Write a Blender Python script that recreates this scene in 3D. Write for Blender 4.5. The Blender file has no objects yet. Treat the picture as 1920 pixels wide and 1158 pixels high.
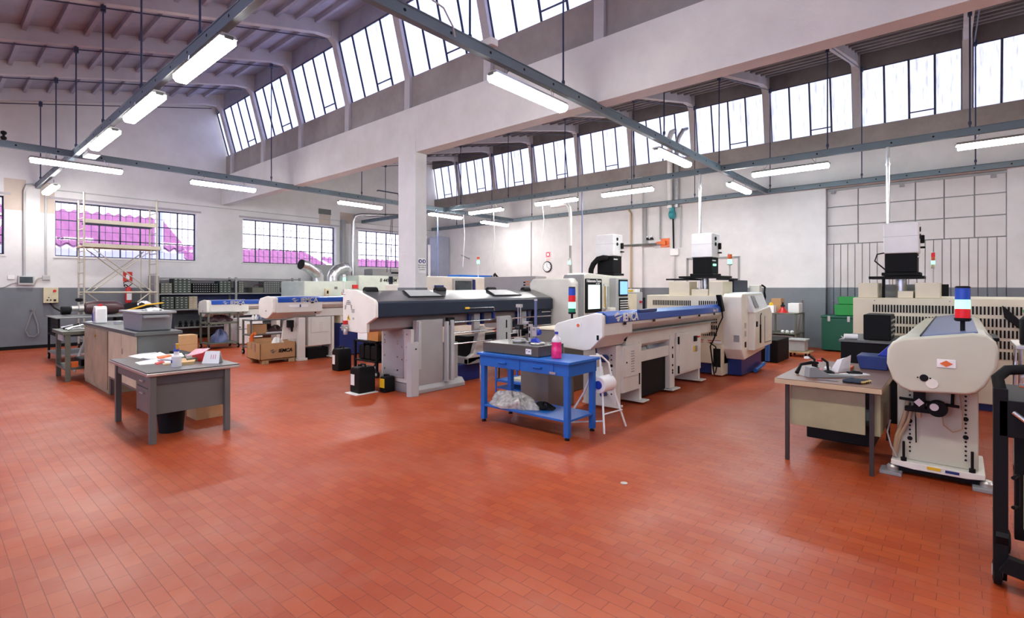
import bpy, bmesh, math, random
from mathutils import Vector, Matrix
random.seed(7)
C = bpy.context.scene.collection
PI = math.pi
YAW = math.radians(49); SN, CS = math.sin(YAW), math.cos(YAW)
FOC = 965.0; EYE = 1.65

# ---------------------------------------------------------------- materials
MATS = {}
def mat(name, rgb, rough=.5, metal=0., var=.06, scale=3., bump=0., spec=.5, emit=None, es=0., coat=0.):
    m = bpy.data.materials.new(name); m.use_nodes = True; MATS[name] = m
    nt = m.node_tree; b = nt.nodes['Principled BSDF']
    b.inputs['Roughness'].default_value = rough; b.inputs['Metallic'].default_value = metal
    b.inputs['Specular IOR Level'].default_value = spec
    if coat: b.inputs['Coat Weight'].default_value = coat; b.inputs['Coat Roughness'].default_value = .1
    tc = nt.nodes.new('ShaderNodeTexCoord')
    n = nt.nodes.new('ShaderNodeTexNoise'); n.inputs['Scale'].default_value = scale; n.inputs['Detail'].default_value = 4
    nt.links.new(tc.outputs['Object'], n.inputs['Vector'])
    r = nt.nodes.new('ShaderNodeValToRGB')
    r.color_ramp.elements[0].position = .3; r.color_ramp.elements[1].position = .7
    r.color_ramp.elements[0].color = (*[max(0, c*(1-var)) for c in rgb], 1)
    r.color_ramp.elements[1].color = (*[min(1, c*(1+var)) for c in rgb], 1)
    nt.links.new(n.outputs['Fac'], r.inputs['Fac']); nt.links.new(r.outputs['Color'], b.inputs['Base Color'])
    if bump:
        bp = nt.nodes.new('ShaderNodeBump'); bp.inputs['Strength'].default_value = bump; bp.inputs['Distance'].default_value = .01
        nt.links.new(n.outputs['Fac'], bp.inputs['Height']); nt.links.new(bp.outputs['Normal'], b.inputs['Normal'])
    if emit:
        b.inputs['Emission Color'].default_value = (*emit, 1); b.inputs['Emission Strength'].default_value = es
    return m

cream = mat('cream_paint', (.78, .71, .53), .38)
offwhite = mat('offwhite_paint', (.80, .78, .70), .35)
feedwhite = mat('feeder_paint', (.69, .68, .63), .36)
capmat = mat('dark_cap_paint', (.56, .55, .44), .4)  # darker and yellower than the other feeder paints
capwhite = mat('bright_cap_paint', (.84, .83, .78), .38)
feedgrey = mat('feeder_grey_paint', (.36, .35, .35), .4)
beige = mat('beige_paint', (.62, .57, .38), .5, var=.12)
greymet = mat('grey_metal_paint', (.118, .128, .122), .45, var=.1)
lightgrey = mat('light_grey_paint', (.45, .46, .46), .42)
midgrey = mat('mid_grey_paint', (.28, .285, .29), .45)
railgrey = mat('trunking_grey', (.125, .17, .205), .42)
blue = mat('bench_blue', (.008, .125, .50), .38, var=.08)
lidblue = mat('lid_blue', (.008, .075, .42), .3, coat=.15)
lidpale = mat('lid_blue_grey', (.13, .17, .33), .35)
darkblue = mat('dark_blue_paint', (.01, .03, .17), .35)
navygrey = mat('graphite_paint', (.018, .027, .048), .4, spec=.3)
steelgrey = mat('brushed_cover', (.22, .22, .23), .28, metal=.6)
black = mat('black_plastic', (.005, .005, .006), .6, var=.2, spec=.2)
blackmat = mat('black_box', (.006, .006, .007), .6, var=.15, spec=.15)
chrome = mat('polished_steel', (.75, .75, .76), .18, metal=1., var=.03)
galv = mat('galvanised_steel', (.62, .63, .65), .3, metal=.9, var=.12, scale=9)
alu = mat('aluminium', (.58, .57, .54), .35, metal=.8)
scafm = mat('scaffold_paint', (.50, .46, .36), .45, metal=.3)
cardboard = mat('cardboard', (.46, .27, .13), .8, var=.08)
cardpale = mat('pale_cardboard', (.60, .40, .20), .8, var=.08)
wood = mat('pallet_wood', (.50, .36, .20), .75, var=.2, scale=12)
deskwood = mat('brown_laminate', (.21, .105, .07), .38, var=.08, scale=2)
woodedge = mat('beige_edge', (.50, .38, .24), .5)
granite = mat('granite', (.10, .095, .085), .22, var=.35, scale=160)
red = mat('red_plastic', (.60, .02, .02), .35)
orange = mat('orange_paint', (.75, .16, .03), .45)
yellow = mat('yellow_plastic', (.80, .50, .02), .4)
greenbin = mat('green_plastic', (.012, .26, .045), .4)
greenchest = mat('dark_green_paint', (.003, .085, .05), .45)
olive = mat('olive_paint', (.12, .13, .10), .5, var=.2)
white = mat('white_plastic', (.82, .82, .82), .35)
paper = mat('paper', (.88, .88, .88), .8, var=.02)
pink = mat('pink_liquid', (.85, .03, .20), .15, var=.2, scale=20)
pinkpaper = mat('pink_print', (.80, .35, .42), .6, var=.2, scale=30)
maroon = mat('maroon_paint', (.07, .03, .035), .35)
teal = mat('teal_paint', (.03, .28, .32), .45)
palegreen = mat('pale_green_paint', (.58, .66, .58), .45, var=.08)
plateglass = mat('dark_window', (.05, .07, .08), .08, var=.3, scale=4)
rubber = mat('rubber', (.008, .008, .008), .75, spec=.2)
hosebeige = mat('beige_hose', (.45, .33, .2), .5)
plastic_wrap = mat('grey_film', (.42, .41, .38), .18, var=.35, scale=22, bump=.8)
bluecap = mat('blue_cap', (.02, .05, .45), .35)
screenblue = mat('screen', (.05, .15, .4), .2, emit=(.25, .5, 1.), es=.9, var=.3, scale=14)
clear = mat('clear_plastic', (.75, .72, .76), .08, var=.05)
lamp_green = mat('lit_green', (.2, .8, .5), .3, emit=(.22, 1, .55), es=1.7)
lamp_dim_green = mat('green_lens', (.01, .25, .12), .25)
lamp_red = mat('red_lens', (.55, .01, .02), .25, emit=(1, .02, .02), es=.15)
lamp_blue = mat('blue_lens', (.02, .08, .5), .25)
lamp_orange = mat('orange_lens', (.7, .12, .03), .3)
diff = mat('lamp_diffuser', (.9, .9, .9), .3, emit=(1., .975, .93), es=50.0, var=.01)
diffcool = mat('cool_lamp_diffuser', (.9, .9, .9), .3, emit=(.62, .88, 1.), es=50.0, var=.01)
winlit = mat('machine_window_lit', (.5, .6, .56), .15, emit=(.75, .95, .85), es=.6, var=.3, scale=6)

def glassmat():
    m = bpy.data.materials.new('window_glass'); m.use_nodes = True; nt = m.node_tree
    for n in list(nt.nodes): nt.nodes.remove(n)
    o = nt.nodes.new('ShaderNodeOutputMaterial'); t = nt.nodes.new('ShaderNodeBsdfTransparent'); g = nt.nodes.new('ShaderNodeBsdfGlossy')
    g.inputs['Roughness'].default_value = .03; mx = nt.nodes.new('ShaderNodeMixShader'); mx.inputs[0].default_value = .025
    t.inputs['Color'].default_value = (.93, .92, .97, 1)
    nt.links.new(t.outputs[0], mx.inputs[1]); nt.links.new(g.outputs[0], mx.inputs[2]); nt.links.new(mx.outputs[0], o.inputs[0])
    return m
glass = glassmat()

def litglass(name, tint, s):
    """frosted daylight-lit roof glazing with grime running down it"""
    m = bpy.data.materials.new(name); m.use_nodes = True; nt = m.node_tree; b = nt.nodes['Principled BSDF']
    b.inputs['Base Color'].default_value = (.6, .62, .68, 1); b.inputs['Roughness'].default_value = .25
    tc = nt.nodes.new('ShaderNodeTexCoord'); mp = nt.nodes.new('ShaderNodeMapping'); mp.inputs['Scale'].default_value = (1, 7, .8)
    n = nt.nodes.new('ShaderNodeTexNoise'); n.inputs['Scale'].default_value = 2.2; n.inputs['Detail'].default_value = 8; n.inputs['Roughness'].default_value = .7
    nt.links.new(tc.outputs['Object'], mp.inputs[0]); nt.links.new(mp.outputs[0], n.inputs['Vector'])
    r = nt.nodes.new('ShaderNodeValToRGB'); e = r.color_ramp.elements
    e[0].position = .32; e[0].color = (.26, .29, .52, 1); e[1].position = .52; e[1].color = (*tint, 1)
    nt.links.new(n.outputs['Fac'], r.inputs['Fac']); nt.links.new(r.outputs['Color'], b.inputs['Emission Color'])
    b.inputs['Emission Strength'].default_value = s
    return m
skyglass = litglass('frosted_roof_glass', (.50, .58, 1.0), 1.35)
skyglass2 = litglass('frosted_roof_glass_far', (.68, .73, 1.0), .95)

def wallmat(name, lo, hi, bump=.25, rough=.85, scale=1.2):
    m = bpy.data.materials.new(name); m.use_nodes = True; nt = m.node_tree; b = nt.nodes['Principled BSDF']
    b.inputs['Roughness'].default_value = rough; b.inputs['Specular IOR Level'].default_value = .3
    tc = nt.nodes.new('ShaderNodeTexCoord'); n = nt.nodes.new('ShaderNodeTexNoise'); n.inputs['Scale'].default_value = scale; n.inputs['Detail'].default_value = 9; n.inputs['Roughness'].default_value = .65
    nt.links.new(tc.outputs['Object'], n.inputs['Vector'])
    r = nt.nodes.new('ShaderNodeValToRGB'); e = r.color_ramp.elements; e[0].position = .3; e[0].color = (*lo, 1); e[1].position = .62; e[1].color = (*hi, 1)
    nt.links.new(n.outputs['Fac'], r.inputs['Fac']); nt.links.new(r.outputs['Color'], b.inputs['Base Color'])
    n2 = nt.nodes.new('ShaderNodeTexNoise'); n2.inputs['Scale'].default_value = 30; n2.inputs['Detail'].default_value = 5
    nt.links.new(tc.outputs['Object'], n2.inputs['Vector'])
    bp = nt.nodes.new('ShaderNodeBump'); bp.inputs['Strength'].default_value = bump; bp.inputs['Distance'].default_value = .01
    nt.links.new(n2.outputs['Fac'], bp.inputs['Height']); nt.links.new(bp.outputs['Normal'], b.inputs['Normal'])
    return m, r, nt, tc
whitewall = wallmat('white_plaster', (.64, .635, .64), (.74, .735, .74))[0]
dadogrey = wallmat('grey_dado_paint', (.15, .17, .19), (.185, .205, .23), rough=.5)[0]
concrete = wallmat('weathered_concrete', (.27, .24, .235), (.37, .34, .33))[0]
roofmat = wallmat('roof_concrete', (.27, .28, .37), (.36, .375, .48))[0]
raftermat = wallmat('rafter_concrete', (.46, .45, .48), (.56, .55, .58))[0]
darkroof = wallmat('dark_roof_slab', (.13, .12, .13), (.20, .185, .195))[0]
doorpaint = wallmat('painted_sheet', (.58, .55, .55), (.66, .63, .63), bump=.1, rough=.6)[0]
patch = wallmat('beige_patch', (.50, .42, .36), (.58, .50, .44))[0]

def floormat():
    m = bpy.data.materials.new('red_clinker_tiles'); m.use_nodes = True; nt = m.node_tree; b = nt.nodes['Principled BSDF']; L = nt.links
    tc = nt.nodes.new('ShaderNodeTexCoord'); mp = nt.nodes.new('ShaderNodeMapping'); mp.inputs['Rotation'].default_value = (0, 0, PI/2)
    L.new(tc.outputs['Object'], mp.inputs[0])
    br = nt.nodes.new('ShaderNodeTexBrick'); br.offset = .5
    br.inputs['Scale'].default_value = 1; br.inputs['Brick Width'].default_value = .185; br.inputs['Row Height'].default_value = .088
    br.inputs['Mortar Size'].default_value = .0026; br.inputs['Mortar Smooth'].default_value = .4; br.inputs['Bias'].default_value = 0
    br.inputs['Color1'].default_value = (.45, .086, .022, 1); br.inputs['Color2'].default_value = (.39, .062, .017, 1); br.inputs['Mortar'].default_value = (.24, .038, .013, 1)
    L.new(mp.outputs[0], br.inputs['Vector'])
    n = nt.nodes.new('ShaderNodeTexNoise'); n.inputs['Scale'].default_value = .55; n.inputs['Detail'].default_value = 6; L.new(tc.outputs['Object'], n.inputs['Vector'])
    r = nt.nodes.new('ShaderNodeValToRGB'); e = r.color_ramp.elements; e[0].position = .35; e[0].color = (.86, .80, .76, 1); e[1].position = .65; e[1].color = (1.08, 1.05, 1.05, 1)
    L.new(n.outputs['Fac'], r.inputs['Fac'])
    mx = nt.nodes.new('ShaderNodeMix'); mx.data_type = 'RGBA'; mx.blend_type = 'MULTIPLY'; mx.inputs['Factor'].default_value = 1
    L.new(br.outputs['Color'], mx.inputs['A']); L.new(r.outputs['Color'], mx.inputs['B'])
    # worn, chipped flecks along the joints
    n3 = nt.nodes.new('ShaderNodeTexNoise'); n3.inputs['Scale'].default_value = 30; n3.inputs['Detail'].default_value = 8; n3.inputs['Roughness'].default_value = .75; L.new(tc.outputs['Object'], n3.inputs['Vector'])
    r3 = nt.nodes.new('ShaderNodeValToRGB'); f = r3.color_ramp.elements; f[0].position = .20; f[0].color = (1, 1, 1, 1); f[1].position = .23; f[1].color = (0, 0, 0, 1)
    L.new(n3.outputs['Fac'], r3.inputs['Fac'])
    mx2 = nt.nodes.new('ShaderNodeMix'); mx2.data_type = 'RGBA'; L.new(r3.outputs['Color'], mx2.inputs['Factor']); L.new(mx.outputs['Result'], mx2.inputs['A']); mx2.inputs['B'].default_value = (.14, .04, .03, 1)
    n5 = nt.nodes.new('ShaderNodeTexNoise'); n5.inputs['Scale'].default_value = 1.1; n5.inputs['Detail'].default_value = 9; n5.inputs['Roughness'].default_value = .7; L.new(tc.outputs['Object'], n5.inputs['Vector'])
    r5 = nt.nodes.new('ShaderNodeValToRGB'); g5 = r5.color_ramp.elements; g5[0].position = .48; g5[0].color = (0, 0, 0, 1); g5[1].position = .72; g5[1].color = (.55, .55, .55, 1)
    L.new(n5.outputs['Fac'], r5.inputs['Fac'])
    mx5 = nt.nodes.new('ShaderNodeMix'); mx5.data_type = 'RGBA'; L.new(r5.outputs['Color'], mx5.inputs['Factor']); L.new(mx2.outputs['Result'], mx5.inputs['A']); mx5.inputs['B'].default_value = (.36, .13, .085, 1)
    L.new(mx5.outputs['Result'], b.inputs['Base Color'])
    n2 = nt.nodes.new('ShaderNodeTexNoise'); n2.inputs['Scale'].default_value = 1.3; n2.inputs['Detail'].default_value = 7; L.new(tc.outputs['Object'], n2.inputs['Vector'])
    mr = nt.nodes.new('ShaderNodeMapRange'); mr.inputs['From Min'].default_value = .3; mr.inputs['From Max'].default_value = .7; mr.inputs['To Min'].default_value = .34; mr.inputs['To Max'].default_value = .52
    L.new(n2.outputs['Fac'], mr.inputs['Value']); L.new(mr.outputs[0], b.inputs['Roughness'])
    bp = nt.nodes.new('ShaderNodeBump'); bp.inputs['Strength'].default_value = .35; bp.inputs['Distance'].default_value = .004; bp.invert = True
    L.new(br.outputs['Fac'], bp.inputs['Height']); 
    bp2 = nt.nodes.new('ShaderNodeBump'); bp2.inputs['Strength'].default_value = .12; bp2.inputs['Distance'].default_value = .01
    n4 = nt.nodes.new('ShaderNodeTexNoise'); n4.inputs['Scale'].default_value = 9; L.new(tc.outputs['Object'], n4.inputs['Vector']); L.new(n4.outputs['Fac'], bp2.inputs['Height'])
    L.new(bp.outputs['Normal'], bp2.inputs['Normal']); L.new(bp2.outputs['Normal'], b.inputs['Normal'])
    b.inputs['Specular IOR Level'].default_value = .26
    return m
floor_m = floormat()
tileroof = mat('red_roof_tiles', (.9, .56, .80), .8, var=.25, scale=5)

# ---------------------------------------------------------------- mesh builder
class MB:
    def __init__(s): s.v = []; s.f = []
    def add(s, vs, fs):
        b = len(s.v); s.v += [tuple(v) for v in vs]; s.f += [tuple(b+i for i in f) for f in fs]; return s
    def box(s, x0, y0, z0, x1, y1, z1):
        x0, x1 = min(x0, x1), max(x0, x1); y0, y1 = min(y0, y1), max(y0, y1); z0, z1 = min(z0, z1), max(z0, z1)
        return s.add([(x0,y0,z0),(x1,y0,z0),(x1,y1,z0),(x0,y1,z0),(x0,y0,z1),(x1,y0,z1),(x1,y1,z1),(x0,y1,z1)],
                     [(3,2,1,0),(4,5,6,7),(0,1,5,4),(1,2,6,5),(2,3,7,6),(3,0,4,7)])
    def prism(s, poly, ax, a, b):
        """poly in the plane across axis ax: x->(y,z), y->(x,z), z->(x,y)"""
        area = sum(poly[i][0]*poly[(i+1) % len(poly)][1]-poly[(i+1) % len(poly)][0]*poly[i][1] for i in range(len(poly)))
        if area < 0: poly = poly[::-1]
        a, b = min(a, b), max(a, b); n = len(poly)
        P = {'x': lambda p, t: (t, p[0], p[1]), 'y': lambda p, t: (p[0], t, p[1]), 'z': lambda p, t: (p[0], p[1], t)}[ax]
        vs = [P(p, a) for p in poly]+[P(p, b) for p in poly]
        lo, hi = tuple(range(n-1, -1, -1)), tuple(range(n, 2*n)); sd = [(i, (i+1) % n, n+(i+1) % n, n+i) for i in range(n)]
        fs = [lo, hi]+sd
        if ax == 'y': fs = [tuple(reversed(f)) for f in fs]
        return s.add(vs, fs)
    def tube(s, pts, r, n=10, cap=True):
        pts = [Vector(p) for p in pts]; rs = r if isinstance(r, (list, tuple)) else [r]*len(pts); vs = []; fs = []
        up = None
        for i, p in enumerate(pts):
            d = (pts[min(i+1, len(pts)-1)]-pts[max(i-1, 0)]).normalized()
            if up is None:
                up = Vector((0, 0, 1)) if abs(d.z) < .9 else Vector((1, 0, 0))
            u = d.cross(up).normalized(); w = u.cross(d).normalized(); up = w
            for k in range(n):
                a = 2*PI*k/n; vs.append(p+(u*math.cos(a)+w*math.sin(a))*rs[i])
        for i in range(len(pts)-1):
            for k in range(n):
                fs.append((i*n+k, i*n+(k+1) % n, (i+1)*n+(k+1) % n, (i+1)*n+k))
        if cap: fs.append(tuple(range(n-1, -1, -1))); fs.append(tuple((len(pts)-1)*n+k for k in range(n)))
        return s.add(vs, fs)
    def lathe(s, prof, cx, cy, n=20, ax='z', cz=0):
        """prof: (radius, height) from the bottom up"""
        vs = []; fs = []
        for (r, h) in prof:
            for k in range(n):
                a = 2*PI*k/n; c_, s_ = r*math.cos(a), r*math.sin(a)
                vs.append((cx+c_, cy+s_, cz+h) if ax == 'z' else ((cx+h, cy+c_, cz+s_) if ax == 'x' else (cx+s_, cy+h, cz+c_)))
        for i in range(len(prof)-1):
            for k in range(n): fs.append((i*n+k, i*n+(k+1) % n, (i+1)*n+(k+1) % n, (i+1)*n+k))
        fs.append(tuple(range(n-1, -1, -1))); fs.append(tuple((len(prof)-1)*n+k for k in range(n)))
        return s.add(vs, fs)
    def xf(s, M):
        s.v = [tuple(M @ Vector(v)) for v in s.v]; return s
    def build(s, name, m, parent=None, bev=0., seg=2, world=True, sharp=35, label=None):
        me = bpy.data.meshes.new(name)
        off = parent.matrix_world.translation if False else (Vector(parent['_o']) if parent is not None and world else Vector((0, 0, 0)))
        vs = [tuple(Vector(v)-off) for v in s.v]
        me.from_pydata(vs, [], s.f); me.materials.append(m)
        me.polygons.foreach_set('use_smooth', [True]*len(me.polygons)); me.update()
        try: me.set_sharp_from_angle(angle=math.radians(sharp))
        except Exception: pass
        o = bpy.data.objects.new(name, me); C.objects.link(o)
        if parent is not None:
            o.parent = parent; o['_o'] = (0., 0., 0.) if not world else tuple(parent['_o'])
            if world: pass
        if bev:
            b = o.modifiers.new('bevel', 'BEVEL'); b.width = bev; b.segments = seg; b.limit_method = 'ANGLE'; b.angle_limit = math.radians(40); b.harden_normals = True
        if label: o['label'] = label
        return o

def tag(o, label, cat, group=None, kind=None):
    if label: o['label'] = label
    if cat: o['category'] = cat
    if group: o['group'] = group
    if kind: o['kind'] = kind
    return o
def thing(name, label, cat, loc=(0, 0, 0), group=None, rz=0):
    o = bpy.data.objects.new(name, None); C.objects.link(o); o.location = loc; o.rotation_euler = (0, 0, rz)
    o.empty_display_size = .1; o['_o'] = tuple(float(c) for c in loc)
    return tag(o, label, cat, group)
def single(name, mb, m, label, cat, group=None, bev=0., seg=2):
    """a thing that is one mesh: origin moved to the middle of its base"""
    xs = [v[0] for v in mb.v]; ys = [v[1] for v in mb.v]; zs = [v[2] for v in mb.v]
    c = Vector(((min(xs)+max(xs))/2, (min(ys)+max(ys))/2, min(zs)))
    mb.v = [tuple(Vector(v)-c) for v in mb.v]
    o = mb.build(name, m, None, bev=bev, seg=seg); o.location = c; o['_o'] = tuple(c)
    return tag(o, label, cat, group)
def struct(name, mb, m, parent=None, bev=0.):
    o = mb.build(name, m, parent, bev=bev)
    if parent is None: o['kind'] = 'structure'
    o['_o'] = tuple(parent['_o']) if parent is not None else (0., 0., 0.)
    return o
def dup(o, loc=None, rz=None, label=None, group=None, parent=None):
    c = o.copy(); C.objects.link(c)
    if parent is not None: c.parent = parent
    if loc is not None: c.location = loc; c['_o'] = tuple(float(q) for q in loc)
    if rz is not None: c.rotation_euler = (0, 0, rz)
    if label: c['label'] = label
    if group: c['group'] = group
    for ch in list(o.children): dup(ch, parent=c)
    return c
def B(x0, y0, z0, x1, y1, z1): return MB().box(x0, y0, z0, x1, y1, z1)
def rot(o, rx=0, ry=0, rz=0): o.rotation_euler = (rx, ry, rz); return o

def words(s, size, origin, right, up, m, parent=None, name='lettering', depth=.002, align='LEFT', shear=0., bold=0.):
    """flat lettering lying in the plane of right/up with its baseline starting at origin (world)"""
    cu = bpy.data.curves.new(name, 'FONT'); cu.body = s; cu.size = size; cu.extrude = depth; cu.align_x = align; cu.shear = shear; cu.offset = bold
    t = bpy.data.objects.new('tmp', cu); C.objects.link(t)
    me = bpy.data.meshes.new_from_object(t); C.objects.unlink(t); bpy.data.objects.remove(t)
    r = Vector(right).normalized(); u = Vector(up).normalized(); n = r.cross(u); o_ = Vector(origin)
    off = Vector(parent['_o']) if parent is not None else Vector((0, 0, 0))
    for v in me.vertices: v.co = o_+r*v.co.x+u*v.co.y+n*v.co.z-off
    me.materials.clear(); me.materials.append(m); me.name = name
    o = bpy.data.objects.new(name, me); C.objects.link(o)
    if parent is not None: o.parent = parent; o['_o'] = tuple(parent['_o'])
    return o

# pixel of the photograph -> point on a real plane of the room
def ray(px): r = (px-960)/FOC; return SN+CS*r, CS-SN*r
def GZ(px, py, z=0.):
    F = (EYE-z)*FOC/(py-539); a, b = ray(px); return a*F, b*F
def WY(px, py, Y): a, b = ray(px); F = Y/b; return a*F, EYE+(539-py)/FOC*F
def WX(px, py, X): a, b = ray(px); F = X/a; return b*F, EYE+(539-py)/FOC*F
# ================================================================ the hall
XB = 6.74                     # beam between the two bays
XW = 16.2; YW = 19.0          # yard wall and window wall
struct('floor', B(-9, -8, -.1, 16.6, 19.4, 0), floor_m)
# window wall: openings from z 2.53 to 4.08
OP = [(-2.1, 1.46), (2.47, 6.0), (7.44, 11.03), (12.05, 15.6)]
Z0, Z1 = 2.53, 4.08
w = MB(); w.box(-9, YW, 1.65, 16.6, YW+.35, Z0); w.box(-9, YW, Z1, 16.6, YW+.35, 8.3)
xs = [-9]+[v for p in OP for v in p]+[16.6]
for i in range(0, len(xs), 2): w.box(xs[i], YW, Z0, xs[i+1], YW+.35, Z1)
ww = struct('wall_windows', w, whitewall)
struct('dado', B(-9, YW-.012, 0, 16.19, YW+.35, 1.65), dadogrey, ww)
struct('baseboard_windows', B(-9, YW-.035, 0, 16.2, YW-.012, .09), black)
# yard wall with a recess holding a sheeted sliding door
w = MB()
w.box(XW, 2.75, 1.65, XW+.35, 19.35, 5.75); w.box(XW, -8, 1.65, XW+.35, -.82, 5.75)
w.box(XW, -.82, 4.35, XW+.35, 2.75, 5.75); w.box(XW+.30, -.82, 0, XW+.35, 2.75, 4.35)
wr = struct('wall_yard', w, whitewall)
struct('dado', MB().box(XW-.012, 2.75, 0, XW+.35, YW-.012, 1.65).box(XW-.012, -8, 0, XW+.35, -.82, 1.65), dadogrey, wr)
struct('pilaster', MB().box(XW-.14, 8.12, 1.65, XW, 8.65, 5.4), whitewall, wr)
struct('pilaster_dado', MB().box(XW-.15, 8.12, 0, XW-.012, 8.65, 1.65), dadogrey, wr)
struct('concrete_band', MB().box(XW-.02, -8, 5.35, XW+.35, YW, 5.86), concrete, wr)
niche = struct('blind_niche', MB().box(XW-.006, 5.02, 1.70, XW-.002, 6.60, 2.56), doorpaint, wr)
struct('niche_frame', MB().box(XW-.03, 5.02, 2.54, XW-.001, 6.60, 2.60).box(XW-.03, 6.57, 1.65, XW-.001, 6.63, 2.6).box(XW-.03, 4.99, 1.65, XW-.001, 5.04, 2.6), midgrey, wr)
struct('wall_camera_side', B(-9, -8.2, 0, 16.6, -8, 8.3), whitewall)
w = MB(); w.box(-9.3, -8.2, 0, -9, 19.4, 2.2); w.box(-9.3, -8.2, 4.6, -9, 19.4, 8.3)
for a, b_ in ((-8.2, -5), (-1, 2), (6, 9), (13, 19.4)): w.box(-9.3, a, 2.2, -9, b_, 4.6)
struct('wall_far_side', w, whitewall)
for i, (a, b_) in enumerate(((-5, -1), (2, 6), (9, 13))):  # unseen glowing windows added to throw daylight onto the left floor
    w_ = thing('window_%d' % (40+i), None, None, (-9.15, (a+b_)/2, 2.2)); w_['kind'] = 'structure'  # added unseen window, numbered after the real ones
    B(-9.18, a, 2.2, -9.15, b_, 4.6).build('pane', litglass('added_fill_glass', (.52, .62, 1.0), 5.5), w_)

# sliding door of painted sheets in the recess
dr = thing('door_1', None, None, (XW+.22, .96, 0)); dr['kind'] = 'structure'
yy = [2.75, 2.03, 1.41, .83, .28, -.27, -.82]; DX = XW+.16
m_ = MB(); g_ = MB()
zz = [2.83, 3.33, 3.84, 4.33]
for i in range(6):
    for k in range(3):
        m_.box(DX, yy[i+1]+.012, zz[k]+.012, DX+.05, yy[i]-.012, zz[k+1]-.012)
m_.build('upper_panels', doorpaint, dr, bev=.006)
n_ = 22; st = (2.75+.82)/n_
r_ = random.Random(3)
m_ = MB()
for i in range(n_):
    a = -.82+i*st
    m_.box(DX+.0, a+.006, 1.65, DX+.05, a+st-.006, 2.82)
m_.build('corrugated_sheet', doorpaint, dr, bev=.012)
m_ = MB()
for i in range(n_):
    a = -.82+i*st
    m_.box(DX+.0, a+.006, 0.02, DX+.05, a+st-.006, 1.65)
m_.build('corrugated_sheet_dado', dadogrey, dr, bev=.012)
B(DX+.05, -.82, 0, DX+.07, 2.75, 4.35).build('backing_sheet', midgrey, dr)
MB().box(DX-.03, -.82, 4.28, DX, 2.75, 4.33).build('door_track', midgrey, dr)
for y in (2.6, 1.1, -.6): MB().box(DX-.05, y-.05, 4.20, DX-.02, y+.05, 4.28).build('roller_bracket', midgrey, dr)
B(DX-.01, -.82, 1.28, DX, 2.75, 1.31).build('mid_rail', dadogrey, dr)

# steel windows of the window wall
def steel_window(n, x0, x1):
    w_ = thing('window_%d' % n, None, None, ((x0+x1)/2, YW+.2, Z0)); w_['kind'] = 'structure'
    y = YW+.18; f = MB(); W = x1-x0; nc = 7
    f.box(x0, y, Z0, x1, y+.05, Z0+.035); f.box(x0, y, Z1-.035, x1, y+.05, Z1); f.box(x0, y, Z0, x0+.035, y+.05, Z1); f.box(x1-.035, y, Z0, x1, y+.05, Z1)
    for i in range(1, nc): a = x0+W*i/nc; f.box(a-.016, y, Z0, a+.016, y+.05, Z1)
    for k in (1, 2): a = Z0+(Z1-Z0)*k/3; f.box(x0, y, a-.014, x1, y+.05, a+.014)
    f.build('window_frame', MATS['window_steel'], w_)
    MB().box(x0, y+.02, Z0, x1, y+.026, Z1).build('pane', glass, w_)
    b = MB()
    for i in range(nc):
        for q in (.33, .67): a = x0+W*(i+q)/nc; b.box(a-.006, y+.13, Z0, a+.006, y+.145, Z1)
    for k in range(3): a = Z0+(Z1-Z0)*(k+.5)/3; b.box(x0, y+.13, a-.006, x1, y+.145, a+.006)
    b.build('security_bars', MATS['window_bar'], w_)
    B(x0-.04, YW-.03, Z0-.05, x1+.04, YW+.16, Z0).build('window_sill', whitewall, w_)
    MB().box(x0-.12, YW-.025, Z1+.03, x1+.12, YW, Z1+.09).build('conduit_rail', MATS['rail_paint'], w_)
mat('window_steel', (.03, .035, .07), .5); mat('window_bar', (.20, .15, .28), .6); mat('rail_paint', (.40, .38, .42), .5)
for i, (a, b_) in enumerate(OP): steel_window(i+1, a, b_)

# outside: a tiled roof, an eave wall and a chimney pipe beyond the windows
mat('tile_row_shade', (.34, .12, .26), .9)  # alternate tile bands coloured dark as painted shadow lines between the rows
def wavy_roof(x0, x1, y0, z0, run, rise, name, label):
    m = MB(); nx = int((x1-x0)/.045); ny = 9; vs = []; fs = []
    for j in range(ny*2):
        t = ((j+1)//2-(.10 if j % 2 else 0.))/ny
        for i in range(nx+1):
            x = x0+(x1-x0)*i/nx; z = z0+rise*t+.05*math.sin(2*PI*x/.34)+(.0 if j % 2 == 0 else .055)
            vs.append((x, y0+run*t, z))
    for j in range(ny*2-1):
        for i in range(nx):
            fs.append((j*(nx+1)+i, j*(nx+1)+i+1, (j+1)*(nx+1)+i+1, (j+1)*(nx+1)+i))
    m.add(vs, fs)
    # thickness
    k = len(m.v); m.v += [(x, y, z-.08) for x, y, z in m.v[:k]]; m.f += [tuple(reversed([i+k for i in f])) for f in m.f[:]]
    o = single(name, m, tileroof, label, 'roof'); o.data.materials.append(MATS['tile_row_shade'])
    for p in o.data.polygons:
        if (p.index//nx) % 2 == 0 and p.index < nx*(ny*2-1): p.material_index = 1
    return o
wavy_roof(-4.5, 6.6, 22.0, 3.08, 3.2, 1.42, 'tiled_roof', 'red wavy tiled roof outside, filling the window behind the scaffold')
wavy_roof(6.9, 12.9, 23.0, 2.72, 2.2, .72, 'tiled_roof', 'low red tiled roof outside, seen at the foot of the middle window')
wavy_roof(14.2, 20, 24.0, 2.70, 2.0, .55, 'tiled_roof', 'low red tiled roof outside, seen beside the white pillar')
bw = mat('yard_building', (.62, .70, .92), .8)
single('yard_wall', B(-5, 22.3, 0, 6.6, 22.6, 2.95), bw, 'pale blue building wall outside, under the red tiled roof', 'wall')
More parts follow.
